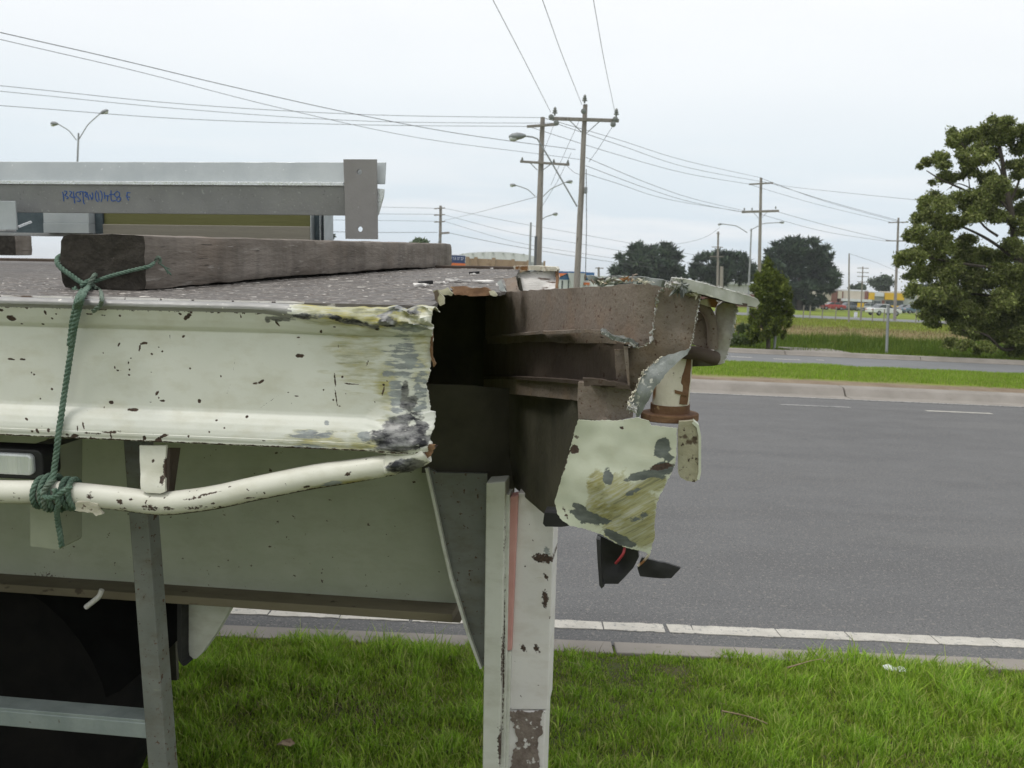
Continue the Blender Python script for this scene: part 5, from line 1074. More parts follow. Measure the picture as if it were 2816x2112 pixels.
def lamp_head(e, x0, y0, x1, y1, Z, h=.10, dz=0):
    """cobra-head lantern from its socket (x0,y0) to its nose (x1,y1)"""
    a = loc(e, x0, y0, Z - dz); b = loc(e, x1, y1, Z - dz); P = [a.lerp(b, t) for t in (0, .25, .5, .8, 1)]
    MB().tube(P, [h * .35, h * .8, h, h * .85, h * .25], 10).build('lantern', M['lampgrey'], e, 50)
    P = [a.lerp(b, t) - Vector((0, 0, h * .55)) for t in (.4, .6, .85, .97)]; MB().tube(P, [h * .3, h * .75, h * .7, h * .2], 10).build('lantern_glass', M['lamplens'], e, 50)
A_ = pole('tall grey timber power pole carrying three insulators and a long lamp arm', 1587, 777, 1610, 288, 45, .16, .105)
arm(A_, 1519, 326, 1702, 332, 45, .15, .12); 
for x, y in ((1526, 308), (1608, 274), (1695, 312)): insul(A_, x, y, 45, 1.15)
for x, y in ((1516, 322), (1530, 338), (1605, 306), (1692, 328), (1686, 342)):
    c = loc(A_, x, y, 44.6); MB().lathe([(.03, -.08), (.12, -.05), (.13, 0), (.12, .05), (.03, .08)], c, 12, 'y').build('disc_insulator', M['insul'], A_, 40)
strut(A_, 1566, 331, 1600, 364, 45); strut(A_, 1650, 333, 1613, 366, 45)
for p0, p1 in (((1587, 568), (1510, 435)), ((1510, 435), (1478, 382)), ((1478, 382), (1465, 377)), ((1465, 377), (1444, 374))): strut(A_, *p0, *p1, 45, .035, .45, 'lampgrey', 'lamp_arm')
lamp_head(A_, 1446, 373, 1399, 376, 45, .17, .45)
MB().tube([loc(A_, 1612, 465, 44.8), loc(A_, 1613, 620, 44.8), loc(A_, 1610, 760, 44.8)], .018, 6).build('down_cable', M['wire'], A_)
MB().box(loc(A_, 1607, 515, 44.85), loc(A_, 1615, 532, 44.7)).build('fuse_box', M['lampgrey'], A_, bevel=.02)
B_ = pole('grey timber power pole with two crossarms behind the lamp arm', 1480, 718, 1492, 323, 49, .20, .115)
arm(B_, 1449, 348, 1532, 342, 49, .12, .12); arm(B_, 1430, 444, 1566, 453, 49, .11, .1)
for x, y in ((1436, 440), (1523, 445), (1562, 448)): insul(B_, x, y, 49, .7)
strut(B_, 1457, 447, 1478, 468, 49); strut(B_, 1514, 452, 1490, 470, 49)
MB().bar(loc(B_, 1474, 650, 48.6), loc(B_, 1470, 780, 48.6), .12, .1).build('conduit', M['wire'], B_)
C_ = pole('timber power pole with insulated lower crossarm above the small conifer', 2088, 746, 2093, 489, 86, .17, .11)
arm(C_, 2060, 507, 2126, 503, 86, .13); arm(C_, 2040, 583, 2142, 580, 86, .20)
for x, y in ((2047, 576), (2068, 576), (2133, 572)): insul(C_, x, y, 86, .8)
strut(C_, 2072, 584, 2086, 600, 86); strut(C_, 2110, 583, 2096, 598, 86)
D_ = pole('distant timber power pole beside the leftmost branches of the large tree', 2460, 880, 2471, 599, 95, .15, .09)
arm(D_, 2443, 612, 2498, 611, 95, .1); arm(D_, 2436, 662, 2500, 663, 95, .1)
E_ = pole('plain slim pole standing alone in the field before the shops', 2334, 889, 2335, 697, 76, .08, .05, 'polewood')
F_ = pole('slim far pole with several short crossarms before the cream shop', 2366, 893, 2373, 733, 88, .07, .05, 'polewood')
for y in (737, 749, 760, 775): arm(F_, 2357, y, 2389, y + 1, 88, .06, .06)
H_ = pole('weathered pole with short crossarms in front of the left dark cypresses', 1973, 790, 1975, 637, 120, .18, .11)
arm(H_, 1970, 642, 1980, 643, 120, .08); arm(H_, 1958, 679, 1988, 680, 120, .09); arm(H_, 1952, 705, 1990, 706, 120, .1)
J_ = pole('stubby concrete post beside the weathered far pole', 1984, 790, 1985, 733, 118, .22, .2, 'concrete', 'timber power poles')
K_ = pole('small far pole with three stacked crossarms just beyond the timber bearer', 1210, 680, 1212, 566, 110, .20, .15)
for y, d_2 in ((572, -2), (590, -1), (609, 0)): arm(K_, 1194, y + 2, 1224, y, 110, .12)
arm(K_, 1207, 642, 1236, 640, 110, .22); 
strut(K_, 1212, 655, 1206, 668, 110, .1); 
Q_ = pole('tiny far pole with one crossarm right of the blue-topped building', 1647, 800, 1646, 735, 150, .22, .16)
arm(Q_, 1637, 737, 1660, 738, 150, .14)
S1 = pole('thin leaning steel post just left of the big timber pole', 1457, 718, 1460, 612, 70, .10, .07, 'steelpole'); 
S2 = pole('thin grey steel post close right of the two-crossarm pole', 1484, 718, 1485, 655, 66, .13, .1, 'steelpole')
# twin-arm street lamps
def twin(label, x, yb, yt, Z, L, Rr, r=.07, head=.10, stem=None, cat='street lamp'):
    e = pole(label, x - (yb - yt) * -.0, yb, x + (yb - yt) * .043, yt, Z, r * 1.15, r * .7, 'steelpole', 'steel street lamps', cat, 'street_lamp')
    for (hx, hy, jx, jy, nx_, ny) in (L, Rr):
        j = loc(e, jx, jy, Z); h = loc(e, hx, hy, Z); mid = j.lerp(h, .5) + Vector((0, 0, (h - j).length * .10))
        MB().tube(smooth_path([j, j.lerp(mid, .6) + Vector((0, 0, .05)), mid, h], 5), r * .42, 7).build('lamp_arm', M['steelpole'], e, 60)
        lamp_head(e, hx, hy, nx_, ny, Z, head)
    return e
twin('twin-arm street lamp above the galvanised lintel at upper left', 213, 440, 366, 62, (160, 341, 210, 385, 139, 339), (276, 312, 216, 385, 298, 303), .075, .14)
twin('twin-arm street lamp half hidden behind the timber pole with two crossarms', 1474, 720, 525, 72, (1420, 510, 1472, 540, 1402, 508), (1556, 501, 1482, 552, 1575, 498), .08, .12)
twin('twin-arm street lamp standing left of the pole above the small conifer', 2059, 800, 629, 90, (1986, 616, 2055, 640, 1974, 617), (2142, 612, 2062, 634, 2157, 611), .09, .10)
s3 = pole('small single-arm street lamp peeking out right of the timber pole', 1486, 720, 1490, 610, 80, .07, .05, 'steelpole', 'steel street lamps', 'street lamp', 'street_lamp')
MB().tube(smooth_path([loc(s3, 1489, 605, 80), loc(s3, 1500, 597, 80), loc(s3, 1520, 590, 80)], 5), .04, 7).build('lamp_arm', M['steelpole'], s3, 60); lamp_head(s3, 1519, 590, 1534, 587, 80, .13)
# wires
def wire(label, pts, z0, z1, r=.013, ext=0, ext2=0):
    n = len(pts); P = []
    for i, (x, y) in enumerate(pts):
        iz = (1 / z0) + (1 / z1 - 1 / z0) * (x - pts[0][0]) / ((pts[-1][0] - pts[0][0]) or 1) if abs(pts[-1][0] - pts[0][0]) > abs(pts[-1][1] - pts[0][1]) else (1 / z0) + (1 / z1 - 1 / z0) * (y - pts[0][1]) / (pts[-1][1] - pts[0][1])
        P.append(at(x * 1.273, y * 1.273, 1 / iz))
    if ext: P = [P[0] + (P[0] - P[1]).normalized() * ext] + P
    if ext2: P = P + [P[-1] + (P[-1] - P[-2]).normalized() * ext2]
    o = MB().tube(smooth_path(P, 6), r * .85, 6).build('overhead_wire', M['wire']); tag(o, label, 'wire', 'overhead wires')
wire('overhead wire from top frame edge down to left insulator of tall pole', [(1065, 0), (1130, 125), (1190, 243)], 28, 44.8, .012, 22)
wire('overhead wire from top frame edge down to middle insulator of tall pole', [(1172, 0), (1215, 120), (1257, 226)], 28, 44.8, .012, 22)
wire('overhead wire from top frame edge down to right insulator of tall pole', [(1282, 0), (1305, 130), (1328, 240)], 28, 44.8, .012, 22)
wire('thick aerial cable sweeping from upper left edge to tall pole', [(0, 70), (250, 127), (500, 187), (760, 245), (1000, 290), (1243, 323)], 26, 44.7, .014, 12)
wire('thinner aerial cable just under the thick one at upper left', [(0, 85), (300, 155), (600, 232), (900, 297), (1160, 332), (1258, 345)], 26, 44.7, .010, 12)
wire('topmost of three level wires from left edge to the two-crossarm pole', [(0, 185), (400, 225), (800, 248), (1172, 254)], 40, 48.9, .013, 16)
wire('middle of three level wires from left edge to the two-crossarm pole', [(0, 197), (400, 236), (800, 262), (1205, 266)], 40, 48.9, .012, 16)
wire('lowest of three level wires from left edge to the two-crossarm pole', [(0, 228), (400, 257), (800, 270), (1140, 273)], 40, 48.9, .013, 16)
wire('topmost wire from the two-crossarm pole to pole above the conifer', [(1172, 254), (1330, 300), (1480, 347), (1644, 384)], 48.9, 85.8, .017)
wire('second wire from the two-crossarm pole to pole above the conifer', [(1202, 267), (1340, 314), (1490, 363), (1666, 396)], 48.9, 85.8, .017)
wire('third wire from the two-crossarm pole to pole above the conifer', [(1141, 273), (1320, 330), (1480, 374), (1620, 398)], 48.9, 85.8, .017)
wire('upper low-voltage wire from tall pole to insulated lower crossarm', [(1266, 340), (1400, 396), (1500, 430), (1606, 455)], 45, 85.8, .016)
wire('lower low-voltage wire from tall pole to insulated lower crossarm', [(1266, 358), (1400, 408), (1500, 438), (1606, 459)], 45, 85.8, .016)
wire('sagging service wire from lamp arm pole toward the lower crossarm', [(1262, 374), (1330, 395), (1450, 432), (1610, 458)], 45, 85.8, .014)
wire('upper wire from pole above the conifer to distant pole by tree', [(1666, 396), (1790, 435), (1940, 476)], 85.8, 94.8, .018)
wire('second wire from pole above the conifer to distant pole by tree', [(1644, 385), (1780, 434), (1952, 482)], 85.8, 94.8, .018)
wire('third wire from pole above the conifer to distant pole by tree', [(1618, 398), (1760, 440), (1925, 480)], 85.8, 94.8, .016)
wire('single wire from the pole above conifer out to the large tree', [(1660, 396), (1720, 405), (1860, 420), (1990, 433)], 85.8, 60, .014, 0, 8)
wire('lower wire from insulated crossarm to distant pole by tree', [(1678, 457), (1790, 488), (1925, 520)], 85.8, 94.8, .018)
wire('lowest wire from insulated crossarm to distant pole by tree', [(1640, 462), (1780, 500), (1915, 521)], 85.8, 94.8, .016)
wire('faint level wire to top arm of the small three-arm pole', [(700, 446), (800, 447), (945, 450)], 105, 110, .02)
wire('faint level wire to middle arm of the small three-arm pole', [(700, 461), (800, 462), (945, 463)], 105, 110, .02)
wire('faint level wire to lowest arm of the small three-arm pole', [(700, 475), (800, 476), (945, 478)], 105, 110, .02)
wire('dark cable to the bracket of the small three-arm pole', [(700, 500), (800, 502), (945, 502)], 100, 110, .028)
wire('service cable from small three-arm pole up to two-crossarm pole', [(960, 476), (1020, 462), (1160, 425)], 110, 49, .014)
wire('topmost of the wires running right from small three-arm pole', [(960, 450), (1120, 482), (1260, 507), (1550, 560)], 110, 118, .02)
wire('second of the wires running right from small three-arm pole', [(960, 464), (1110, 503), (1260, 528), (1550, 578)], 110, 118, .02)
wire('third of the wires running right from small three-arm pole', [(960, 478), (1110, 522), (1260, 548), (1440, 575)], 110, 118, .02)
wire('dark cable running right from small three-arm pole past tall pole', [(970, 503), (1090, 528), (1250, 555), (1420, 580)], 110, 118, .028)
wire('guy wire slanting down from right insulator of tall pole', [(1322, 275), (1290, 325), (1272, 350)], 44.6, 44.9, .012)
wire('jumper wire slanting left from crossarm of tall pole to lower arm', [(1254, 255), (1220, 330), (1190, 400)], 44.8, 48, .010)
wire('second jumper wire slanting left between the two big poles', [(1234, 330), (1205, 390), (1165, 455)], 44.8, 48, .010)
wire('jumper wire from upper crossarm down to the lamp arm pole', [(1196, 270), (1178, 318), (1160, 352)], 48.8, 48.8, .010)
wire('wire from lower crossarm across to the tall pole', [(1222, 355), (1240, 372), (1262, 380)], 48.8, 45, .012)
wire('high wire from left edge behind the street lamp pole near horizon', [(1335, 545), (1500, 520), (1555, 492)], 115, 119, .02)
wire('faint wire linking slim field pole to the distant pole by tree', [(1835, 548), (1900, 570), (1945, 590)], 76, 92, .014)

# ------------------------------------------------------------------ buildings
def wx(x, y, Z): return at(x, y, Z).x
def bld(label, Z, name='building', cat='building'): return empty(name, (0, Z, 0), label, cat)
def pbox(e, nm, x0, y0, x1, y1, Z, d, mat, proud=0.0, base=None, bevel=0):
    ym = (y0 + y1) / 2; xm = (x0 + x1) / 2
    a, b = wx(x0, ym, Z), wx(x1, ym, Z); zt_ = at(xm, y0, Z).z; zb_ = base if base is not None else at(xm, y1, Z).z
    Zw = at(xm, ym, Z).y
    o = Vector(e.location)
    return MB().box((a - o.x, Zw - proud - o.y, zb_), (b - o.x, Zw + d - o.y, zt_)).build(nm, M[mat], e, bevel=bevel)
M['cream'] = pm('cream_render', (.50, .45, .36), (.56, .51, .42), .6, .85, 0, .1, 6)
M['white_b'] = pm('white_cladding', (.56, .59, .60), (.64, .66, .67), .3, .7, 0, .3, 2.0, stretch=(4, 1, .1))
M['whiteroof'] = pm('pale_roof_sheet', (.52, .53, .54), (.62, .63, .64), .4, .6, 0, .4, 3, stretch=(6, 1, 1))
M['brick'] = pm('red_brown_brick', (.17, .075, .055), (.23, .11, .085), 3, .9, 0, .4, 12)
M['brownwall'] = pm('brown_panel_wall', (.30, .21, .13), (.36, .265, .17), 1.0, .9, 0, .4, 4, speck=[((.26, .18, .11), 2.5, .6)])
M['glass_d'] = pm('dark_shop_glass', (.035, .045, .05), (.07, .085, .09), .7, .15, 0, .05, 3, spec=.6)
M['yellow'] = pm('yellow_fascia', (.66, .40, .02), (.74, .48, .04), .5, .6, 0, 0, 4)
M['signwhite'] = pm('sign_white', (.62, .64, .68), (.72, .73, .76), 1, .6, 0, 0, 4)
M['blue'] = pm('blue_fascia', (.035, .12, .30), (.05, .15, .35), .6, .6, 0, 0, 4)
M['navy'] = pm('navy_sign', (.02, .045, .12), (.03, .06, .15), .6, .6, 0, 0, 4)
M['orange'] = pm('orange_paint', (.62, .15, .03), (.70, .19, .05), .6, .6, 0, 0, 4)
M['greyclad'] = pm('grey_cladding', (.36, .38, .37), (.42, .44, .43), .5, .7, 0, .1, 3)
# blue-topped building
ZB = 125; e = bld('small pale building with blue fascia and grey wedge behind the torn corner', ZB)
pbox(e, 'wall', 1534, 770, 1634, 850, ZB, 14, 'white_b', 0, 0.0)
pbox(e, 'fascia', 1534, 746, 1566, 769, ZB, 14, 'blue', .25); pbox(e, 'fascia', 1606, 749, 1634, 768, ZB, 14, 'blue', .25); pbox(e, 'fascia', 1566, 747, 1606, 750, ZB, 14, 'blue', .25)
def wprism(e, nm, pts, Z, d, mat): o = Vector(e.location); return MB().prism([at(x, y, Z) - o for x, y in pts], (0, d, 0)).build(nm, M[mat], e)
wprism(e, 'orange_wedge', [(1537, 751), (1560, 752), (1537, 762)], ZB - .5, .2, 'orange')
wprism(e, 'entry_wedge', [(1561, 750), (1611, 752), (1601, 790), (1596, 850), (1586, 850), (1577, 800)], ZB - .8, 3, 'greyclad')
for x0, x1 in ((1543.5, 1548), (1561, 1565)): pbox(e, 'window', x0, 771, x1, 798, ZB, .1, 'glass_d', .12)
pbox(e, 'window', 1604, 771, 1622, 793, ZB, .1, 'glass_d', .12); pbox(e, 'awning', 1605, 777, 1621, 784, ZB, .1, 'orange', .3); pbox(e, 'column', 1611, 783, 1615, 796, ZB, .1, 'white_b', .35)
# sign hoarding
ZS = 105; e = bld('navy and orange hoarding with white numbers beyond the timber bearer', ZS, 'hoarding', 'sign')
pbox(e, 'panel', 1215, 702, 1279, 723, ZS, .3, 'navy'); pbox(e, 'panel', 1215, 723.3, 1281, 760, ZS, .3, 'orange', .05)
pbox(e, 'capping', 1215, 700, 1280, 702, ZS, .35, 'signwhite', .02)
cu = bpy.data.curves.new('numbers', 'FONT'); cu.body = 'P 13 27 27'; cu.align_x = 'RIGHT'; cu.size = .53; cu.extrude = .01
to = bpy.data.objects.new('numbers_curve', cu); COL.objects.link(to); dg = bpy.context.evaluated_depsgraph_get(); tm = bpy.data.meshes.new_from_object(to.evaluated_get(dg)); bpy.data.objects.remove(to); tm.materials.clear(); to = link('numbers', tm, M['signwhite'], e); p = at(1275, 715.5, ZS - .25) - Vector(e.location); to.location = p; to.rotation_euler = (R(90), 0, 0); to.scale = (.60, .82, 1)
for x in (1216, 1277): pbox(e, 'post', x, 722, x + 2, 760, ZS, .2, 'lampgrey', -.4, 0.0)
# brown wall with piers
ZW = 100; e = bld('brown panel wall with raised piers behind the deck', ZW, 'boundary_wall', 'wall')
pj = [1284, 1307, 1356, 1409, 1452]; tops = [706, 707, 709, 713, 716]
for i, (x, y) in enumerate(zip(pj, tops)): pbox(e, 'pier', x - 5, y, x + 5, 800, ZW, .5, 'brownwall', .12, 0.0)
pbox(e, 'pier', 1493, 718, 1498, 800, ZW, .5, 'brownwall', .12, 0.0)
for i in range(4): pbox(e, 'panel', pj[i] + 5, tops[i] + 5, pj[i + 1] - 5, 800, ZW, .3, 'brownwall', 0, 0.0)
pbox(e, 'panel', 1457, 721, 1493, 800, ZW, .3, 'greyclad', 0, 0.0)
# curved-roof warehouse
ZR = 190; e = bld('long white warehouse with shallow curved roof behind the brown wall', ZR, 'warehouse')
o = Vector(e.location); pr = [(1262, 715), (1262, 700), (1290, 695), (1330, 692.5), (1380, 692.5), (1420, 696), (1458, 702), (1470, 705), (1470, 790), (1262, 790)]
MB().prism([at(x, y, ZR) - o for x, y in pr], (0, 60, 0)).build('shell', M['whiteroof'], e)
for i in range(7): x = 1270 + i * 28; pbox(e, 'roof_vent', x, 694 + abs(i - 3) * 1.2, x + 4, 697 + abs(i - 3) * 1.2, ZR, .6, 'greyclad', .3)
# long white shed
ZL = 165; e = bld('long low white shed with brown base behind the cypresses', ZL, 'shed', 'building')
pbox(e, 'wall', 1640, 776, 2085, 801, ZL, 30, 'whiteroof', 0, 1.6); pbox(e, 'base_wall', 1640, 801, 2085, 806, ZL, 30, 'brick', .06, 0.0)
pbox(e, 'roof_edge', 1636, 768, 2085, 776, ZL, 30, 'white_b', .3)
for i in range(9): x = 1660 + i * 48; pbox(e, 'wall_seam', x, 777, x + 1.2, 800, ZL, .1, 'greyclad', .05)
# shops
ZH = 190; e = bld('row of low shops with cream and yellow fascias across the field', ZH, 'shop_row', 'building')
pbox(e, 'wall', 2225, 800, 2285, 868, ZH, 20, 'cream', 0, 0.0); pbox(e, 'parapet', 2285, 796, 2386, 800, ZH, 20, 'signwhite', .3)
pbox(e, 'fascia', 2314, 800, 2383, 822, ZH, 20, 'cream', .2); pbox(e, 'shopfront', 2312, 822, 2386, 866, ZH, 20, 'glass_d', 0, 0.0)
pbox(e, 'canopy', 2310, 822, 2388, 829, ZH, 1.0, 'signwhite', 2.0)
for x0, x1 in ((2285, 2299), (2306, 2315), (2376, 2384)): pbox(e, 'brick_pier', x0, 801, x1, 866, ZH, 20, 'brick', .5, 0.0)
pbox(e, 'hanging_sign', 2301, 800, 2312, 821, ZH, .4, 'cream', .8)
pbox(e, 'wall', 2384, 805, 2520, 866, ZH, 20, 'greyclad', 0, 0.0)
pbox(e, 'yellow_fascia', 2386, 805, 2402, 824, ZH, .4, 'yellow', .6); pbox(e, 'sign_board', 2403, 805, 2428, 815, ZH, .4, 'signwhite', .6); pbox(e, 'yellow_fascia', 2431, 806, 2484, 825, ZH, .4, 'yellow', .6)
pbox(e, 'brick_pier', 2424, 826, 2430, 866, ZH, .3, 'brick', .3, 0.0); pbox(e, 'yellow_panel', 2446, 840, 2472, 858, ZH, .3, 'yellow', .4)
for x0, x1 in ((2393, 2400), (2404, 2420), (2436, 2460), (2464, 2482)): pbox(e, 'window', x0, 828, x1, 850, ZH, .2, 'glass_d', .2)
for x0, x1 in ((2319, 2334), (2338, 2356), (2360, 2375)): pbox(e, 'window_pane', x0, 832, x1, 862, ZH, .2, 'bluegrey', .1)
pbox(e, 'wall', 2520, 806, 2700, 866, ZH, 20, 'cream', 0, 0.0); pbox(e, 'yellow_fascia', 2560, 808, 2640, 826, ZH, .4, 'yellow', .6)
e = bld('small yellow roadside sign in front of the glass shopfront', 150, 'shop_sign', 'sign'); pbox(e, 'board', 2358, 833, 2376, 845, 150, .1, 'yellow'); pbox(e, 'post', 2366, 845, 2367.5, 870, 150, .08, 'lampgrey', -.02, 0.0)
e = bld('low grey shed glimpsed left of the shops under the big cypress', 185, 'shed', 'building'); pbox(e, 'wall', 2120, 826, 2230, 866, 185, 8, 'greyclad', 0, 0.0); pbox(e, 'roof_edge', 2118, 822, 2232, 826, 185, 8, 'white_b', .3)
# white marker box and field posts
e = bld('small white utility box standing by the far road', 104, 'utility_box', 'box'); pbox(e, 'cabinet', 2351, 859, 2358, 870, 104, .3, 'signwhite', 0, .05, .02); pbox(e, 'lid', 2350.5, 857.5, 2358.5, 859, 104, .34, 'signwhite', .02)
# steel marker post in the ditch
e = empty('marker_post', gnd(2438, 974, .1), 'slim steel post standing in the rank grass beside the service road', 'post'); a = loc(e, 2438, 976, gnd(2438, 974, .1).y * 1.005); b = loc(e, 2443, 842, gnd(2438, 974, .1).y * 1.005)
MB().tube([a - Vector((0, 0, .1)), b], .045, 8).build('shaft', M['steelpole'], e, 60); MB().lathe([(.05, 0), (.05, .03), (.02, .05)], b, 8).build('cap', M['steelpole'], e)
e = empty('marker_post', gnd(2129, 962, .1), 'short pale post at the foot of the small conifer', 'post'); MB().tube([(0, 0, -.1), (.01, 0, .42)], .04, 8).build('shaft', M['steelpole'], e, 60); MB().lathe([(.045, .42), (.045, .44), (.01, .46)], (.01, 0, 0), 8).build('cap', M['rust'], e)
# wire fence in the field: posts are singled out, wires run through them
FN = empty('field_fence', (0, 0, 0), 'low wire fence on thin posts across the far field', 'fence')
fx = [(2208, 886), (2226, 888), (2260, 889), (2297, 889), (2367, 894), (2398, 892), (2430, 893), (2518, 893), (2560, 895), (2600, 896), (2160, 885), (2120, 884)]
for x, y in fx:
    p = at(x, y - 4, 80); p.z = gz(p.y); MB().tube([p - Vector((0, 0, .2)), p + Vector((0, 0, 1.15))], .045, 6).build('post', M['polewood'], FN)
for h in (.45, .8, 1.1):
    a = at(2100, 880, 80); b = at(2620, 880, 80); MB().tube([(a.x, a.y, gz(a.y) + h), (b.x, b.y, gz(b.y) + h)], .008, 5).build('strand', M['wire'], FN)

# ------------------------------------------------------------------ cars
def carpaint(name, c): return pm('paint_' + name, c, tuple(v * 1.06 for v in c), 1, .25, 0, 0, 5, spec=.6)
def make_car(paint, ute=False):
    root = empty('parked_car'); L, Wd = 4.5, 1.72
    body = [(-2.2, .32), (-2.25, .55), (-2.2, .82), (-1.55, .92), (-.9, .96), (1.1, .98), (1.75, .95), (2.2, .88), (2.25, .55), (2.2, .34)]
    if ute: cab = [(-1.05, .95), (-.45, 1.42), (.25, 1.44), (.42, .97)]
    else: cab = [(-1.05, .95), (-.35, 1.40), (.75, 1.44), (1.55, .97)]
    MB().prism([(x, -Wd / 2, z) for x, z in body], (0, Wd, 0)).build('body', paint, root, 30, bevel=.08)
    MB().prism([(x, -Wd / 2 + .12, z) for x, z in cab], (0, Wd - .24, 0)).build('cabin', M['glass_d'], root, 30, bevel=.05)
    rf = [(c_[0], c_[1]) for c_ in cab[1:3]]
    MB().box((rf[0][0] + .05, -Wd / 2 + .14, 1.40), (rf[1][0] - .02, Wd / 2 - .14, 1.475)).build('roof', paint, root, bevel=.03)
    for x in ((-.0,) if ute else (.15,)): MB().box((x - .05, -Wd / 2 + .105, .96), (x + .05, Wd / 2 - .105, 1.41)).build('pillar', paint, root)
    for x in (-1.4, 1.35):
        for y in (-Wd / 2 - .01, Wd / 2 - .19):
            wl = MB().lathe([(.14, .01), (.30, 0), (.32, .04), (.32, .16), (.30, .2), (.14, .19)], (x, y, .32), 18, 'y').build('wheel', M['tyre'], root, 40)
            MB().lathe([(.02, -.012), (.18, -.008), (.19, .01), (.19, .19), (.18, .208), (.02, .212)], (x, y, .32), 14, 'y').build('hubcap', M['lampgrey'], wl, 40)
    for y in (-.62, .62):
        MB().box((-2.27, y - .2, .62), (-2.1, y + .2, .78)).build('headlight', M['lamplens'], root, bevel=.03); MB().box((2.12, y - .2, .66), (2.27, y + .2, .82)).build('tail_light', M['redtape'], root, bevel=.03)
    MB().box((-2.29, -.8, .36), (-2.15, .8, .52)).build('bumper', M['greyclad'], root, bevel=.04)
    return root
def copy_tree(o, parent=None):
    c = o.copy(); COL.objects.link(c); c.parent = parent
    for ch_ in list(o.children): copy_tree(ch_, c)
    return c
paints = {k: carpaint(k, v) for k, v in {'white': (.68, .69, .70), 'red': (.36, .045, .04), 'silver': (.38, .40, .42), 'grey': (.14, .16, .18), 'blue': (.10, .16, .22)}.items()}
proto = make_car(paints['white']); first = True
CARS = [(2429, 128, 200, 'white', 'white sedan driving on the far road, in front of the yellow shop fascia'), (2247, 176, 185, 'white', 'white car parked beside the red one outside the cream shop'), (2287, 175, 5, 'red', 'red car parked in front of the brick piers of the shop'), (2210, 174, 190, 'silver', 'silver car parked left of the white one, near the dark cypress'), (2392, 178, 170, 'silver', 'silver car parked just behind the white sedan'),
        (2330, 180, 15, 'grey', 'dark grey car parked in front of the glass shopfront'), (2512, 172, 195, 'blue', 'blue-grey car half hidden by the left branches of the large tree'), (2485, 180, 8, 'grey', 'small dark car parked below the widest yellow fascia'), (2058, 168, 10, 'white', 'white car seen between the bent lip and the small conifer'), (2085, 172, 185, 'silver', 'silver car just left of the small conifer, under the bent lip')]
for x, Z, ang, pc, lb in CARS:
    o = proto if first else copy_tree(proto); first = False
    p = at(x, 862, Z); o.location = (p.x, p.y, .06); o.rotation_euler = (0, 0, R(ang)); tag(o, lb, 'car', 'cars by the far shops')
    for ch_ in o.children:
        if ch_.name.split('.')[0] in ('body', 'roof', 'pillar') and pc != 'white':
            ch_.data = ch_.data.copy(); ch_.data.materials.clear(); ch_.data.materials.append(paints[pc])
# ------------------------------------------------------------------ trees
M['leaf'] = leafmat('foliage'); M['leafdark'] = leafmat('foliage_dark', transl=.15); M['grassblade'] = leafmat('grass_blades', transl=.4)
M['bark'] = pm('bark', (.050, .042, .034), (.095, .08, .065), 6, .95, 0, .8, 30, stretch=(2, 2, .4))
def tree(label, base, clumps, per, size, cols, seed, limbs=(), trunk=None, name='tree', mat='leaf', group=None, **kw):
    rng = np.random.default_rng(seed); b = Vector(base); e = empty(name, b, label, 'tree', group)
    cl = [(c[0] - b.x, c[1] - b.y, c[2] - b.z) + tuple(c[3:6]) for c in clumps]
    V, F, C = leaf_cloud(cl, per, size, cols, rng, **kw)
    link('crown', np_mesh('crown', V, F, C), M[mat], e)
    for i, (P, r) in enumerate(([trunk] if trunk else []) + list(limbs)):
        P = [Vector(p) - b for p in P]; Q = smooth_path(P, 6); n = len(Q)
        Q = [q + Vector((vnoise(q, .8, seed), vnoise(q, .8, seed + 3), 0)) * r * .8 for q in Q]
        MB().tube(Q, [r * (1 - .72 * k / (n - 1)) for k in range(n)], 9).build('trunk' if i == 0 else 'branch', M['bark'], e, 60)
    return e
# large feathery tree at the right edge (crown masses surveyed from the picture, given depth)
ZT = 31.0; rT = random.Random(11)
BT = [(284, 412, 22), (330, 395, 30), (365, 375, 40), (430, 385, 48), (500, 225, 46), (560, 235, 58), (625, 225, 50), (690, 200, 40), (735, 135, 34), (750, 175, 40), (830, 145, 42), (880, 190, 50), (800, 235, 70), (700, 265, 60), (880, 280, 60), (930, 220, 60), (480, 275, 30), (410, 490, 40), (470, 475, 40), (530, 485, 36), (580, 390, 56), (650, 360, 60), (600, 440, 46), (720, 340, 50), (880, 440, 60), (940, 420, 60), (700, 480, 46), (560, 330, 40),
      (330, 620, 40), (390, 610, 44), (300, 670, 34), (280, 740, 40), (330, 730, 56), (440, 660, 60), (520, 640, 60), (620, 620, 70), (700, 590, 60), (780, 620, 60), (720, 520, 56), (800, 520, 56), (870, 570, 50), (900, 680, 60), (430, 760, 64), (520, 740, 60), (620, 720, 58), (700, 700, 60), (780, 730, 40), (880, 780, 60), (240, 830, 46), (320, 830, 60), (420, 860, 60), (560, 880, 60), (180, 950, 44), (150, 1000, 34), (240, 960, 60), (320, 920, 54), (430, 940, 70), (540, 980, 80), (660, 960, 80), (760, 960, 70), (860, 920, 70), (920, 980, 80),
      (240, 1080, 44), (330, 1060, 70), (430, 1060, 76), (550, 1100, 86), (680, 1080, 86), (800, 1080, 80), (900, 1120, 90), (240, 1170, 44), (320, 1170, 66), (420, 1180, 80), (540, 1220, 80), (660, 1210, 86), (780, 1220, 80), (880, 1260, 90), (280, 1240, 40), (350, 1310, 46), (420, 1280, 64), (380, 1370, 40), (480, 1330, 60), (560, 1390, 60), (640, 1330, 70), (740, 1350, 76), (850, 1380, 80), (560, 1300, 50), (520, 1420, 34), (640, 1420, 50), (760, 1450, 60), (860, 1500, 80), (700, 1500, 44), (560, 1500, 40), (460, 1490, 40), (640, 1530, 34), (920, 1450, 70)]
cl = []
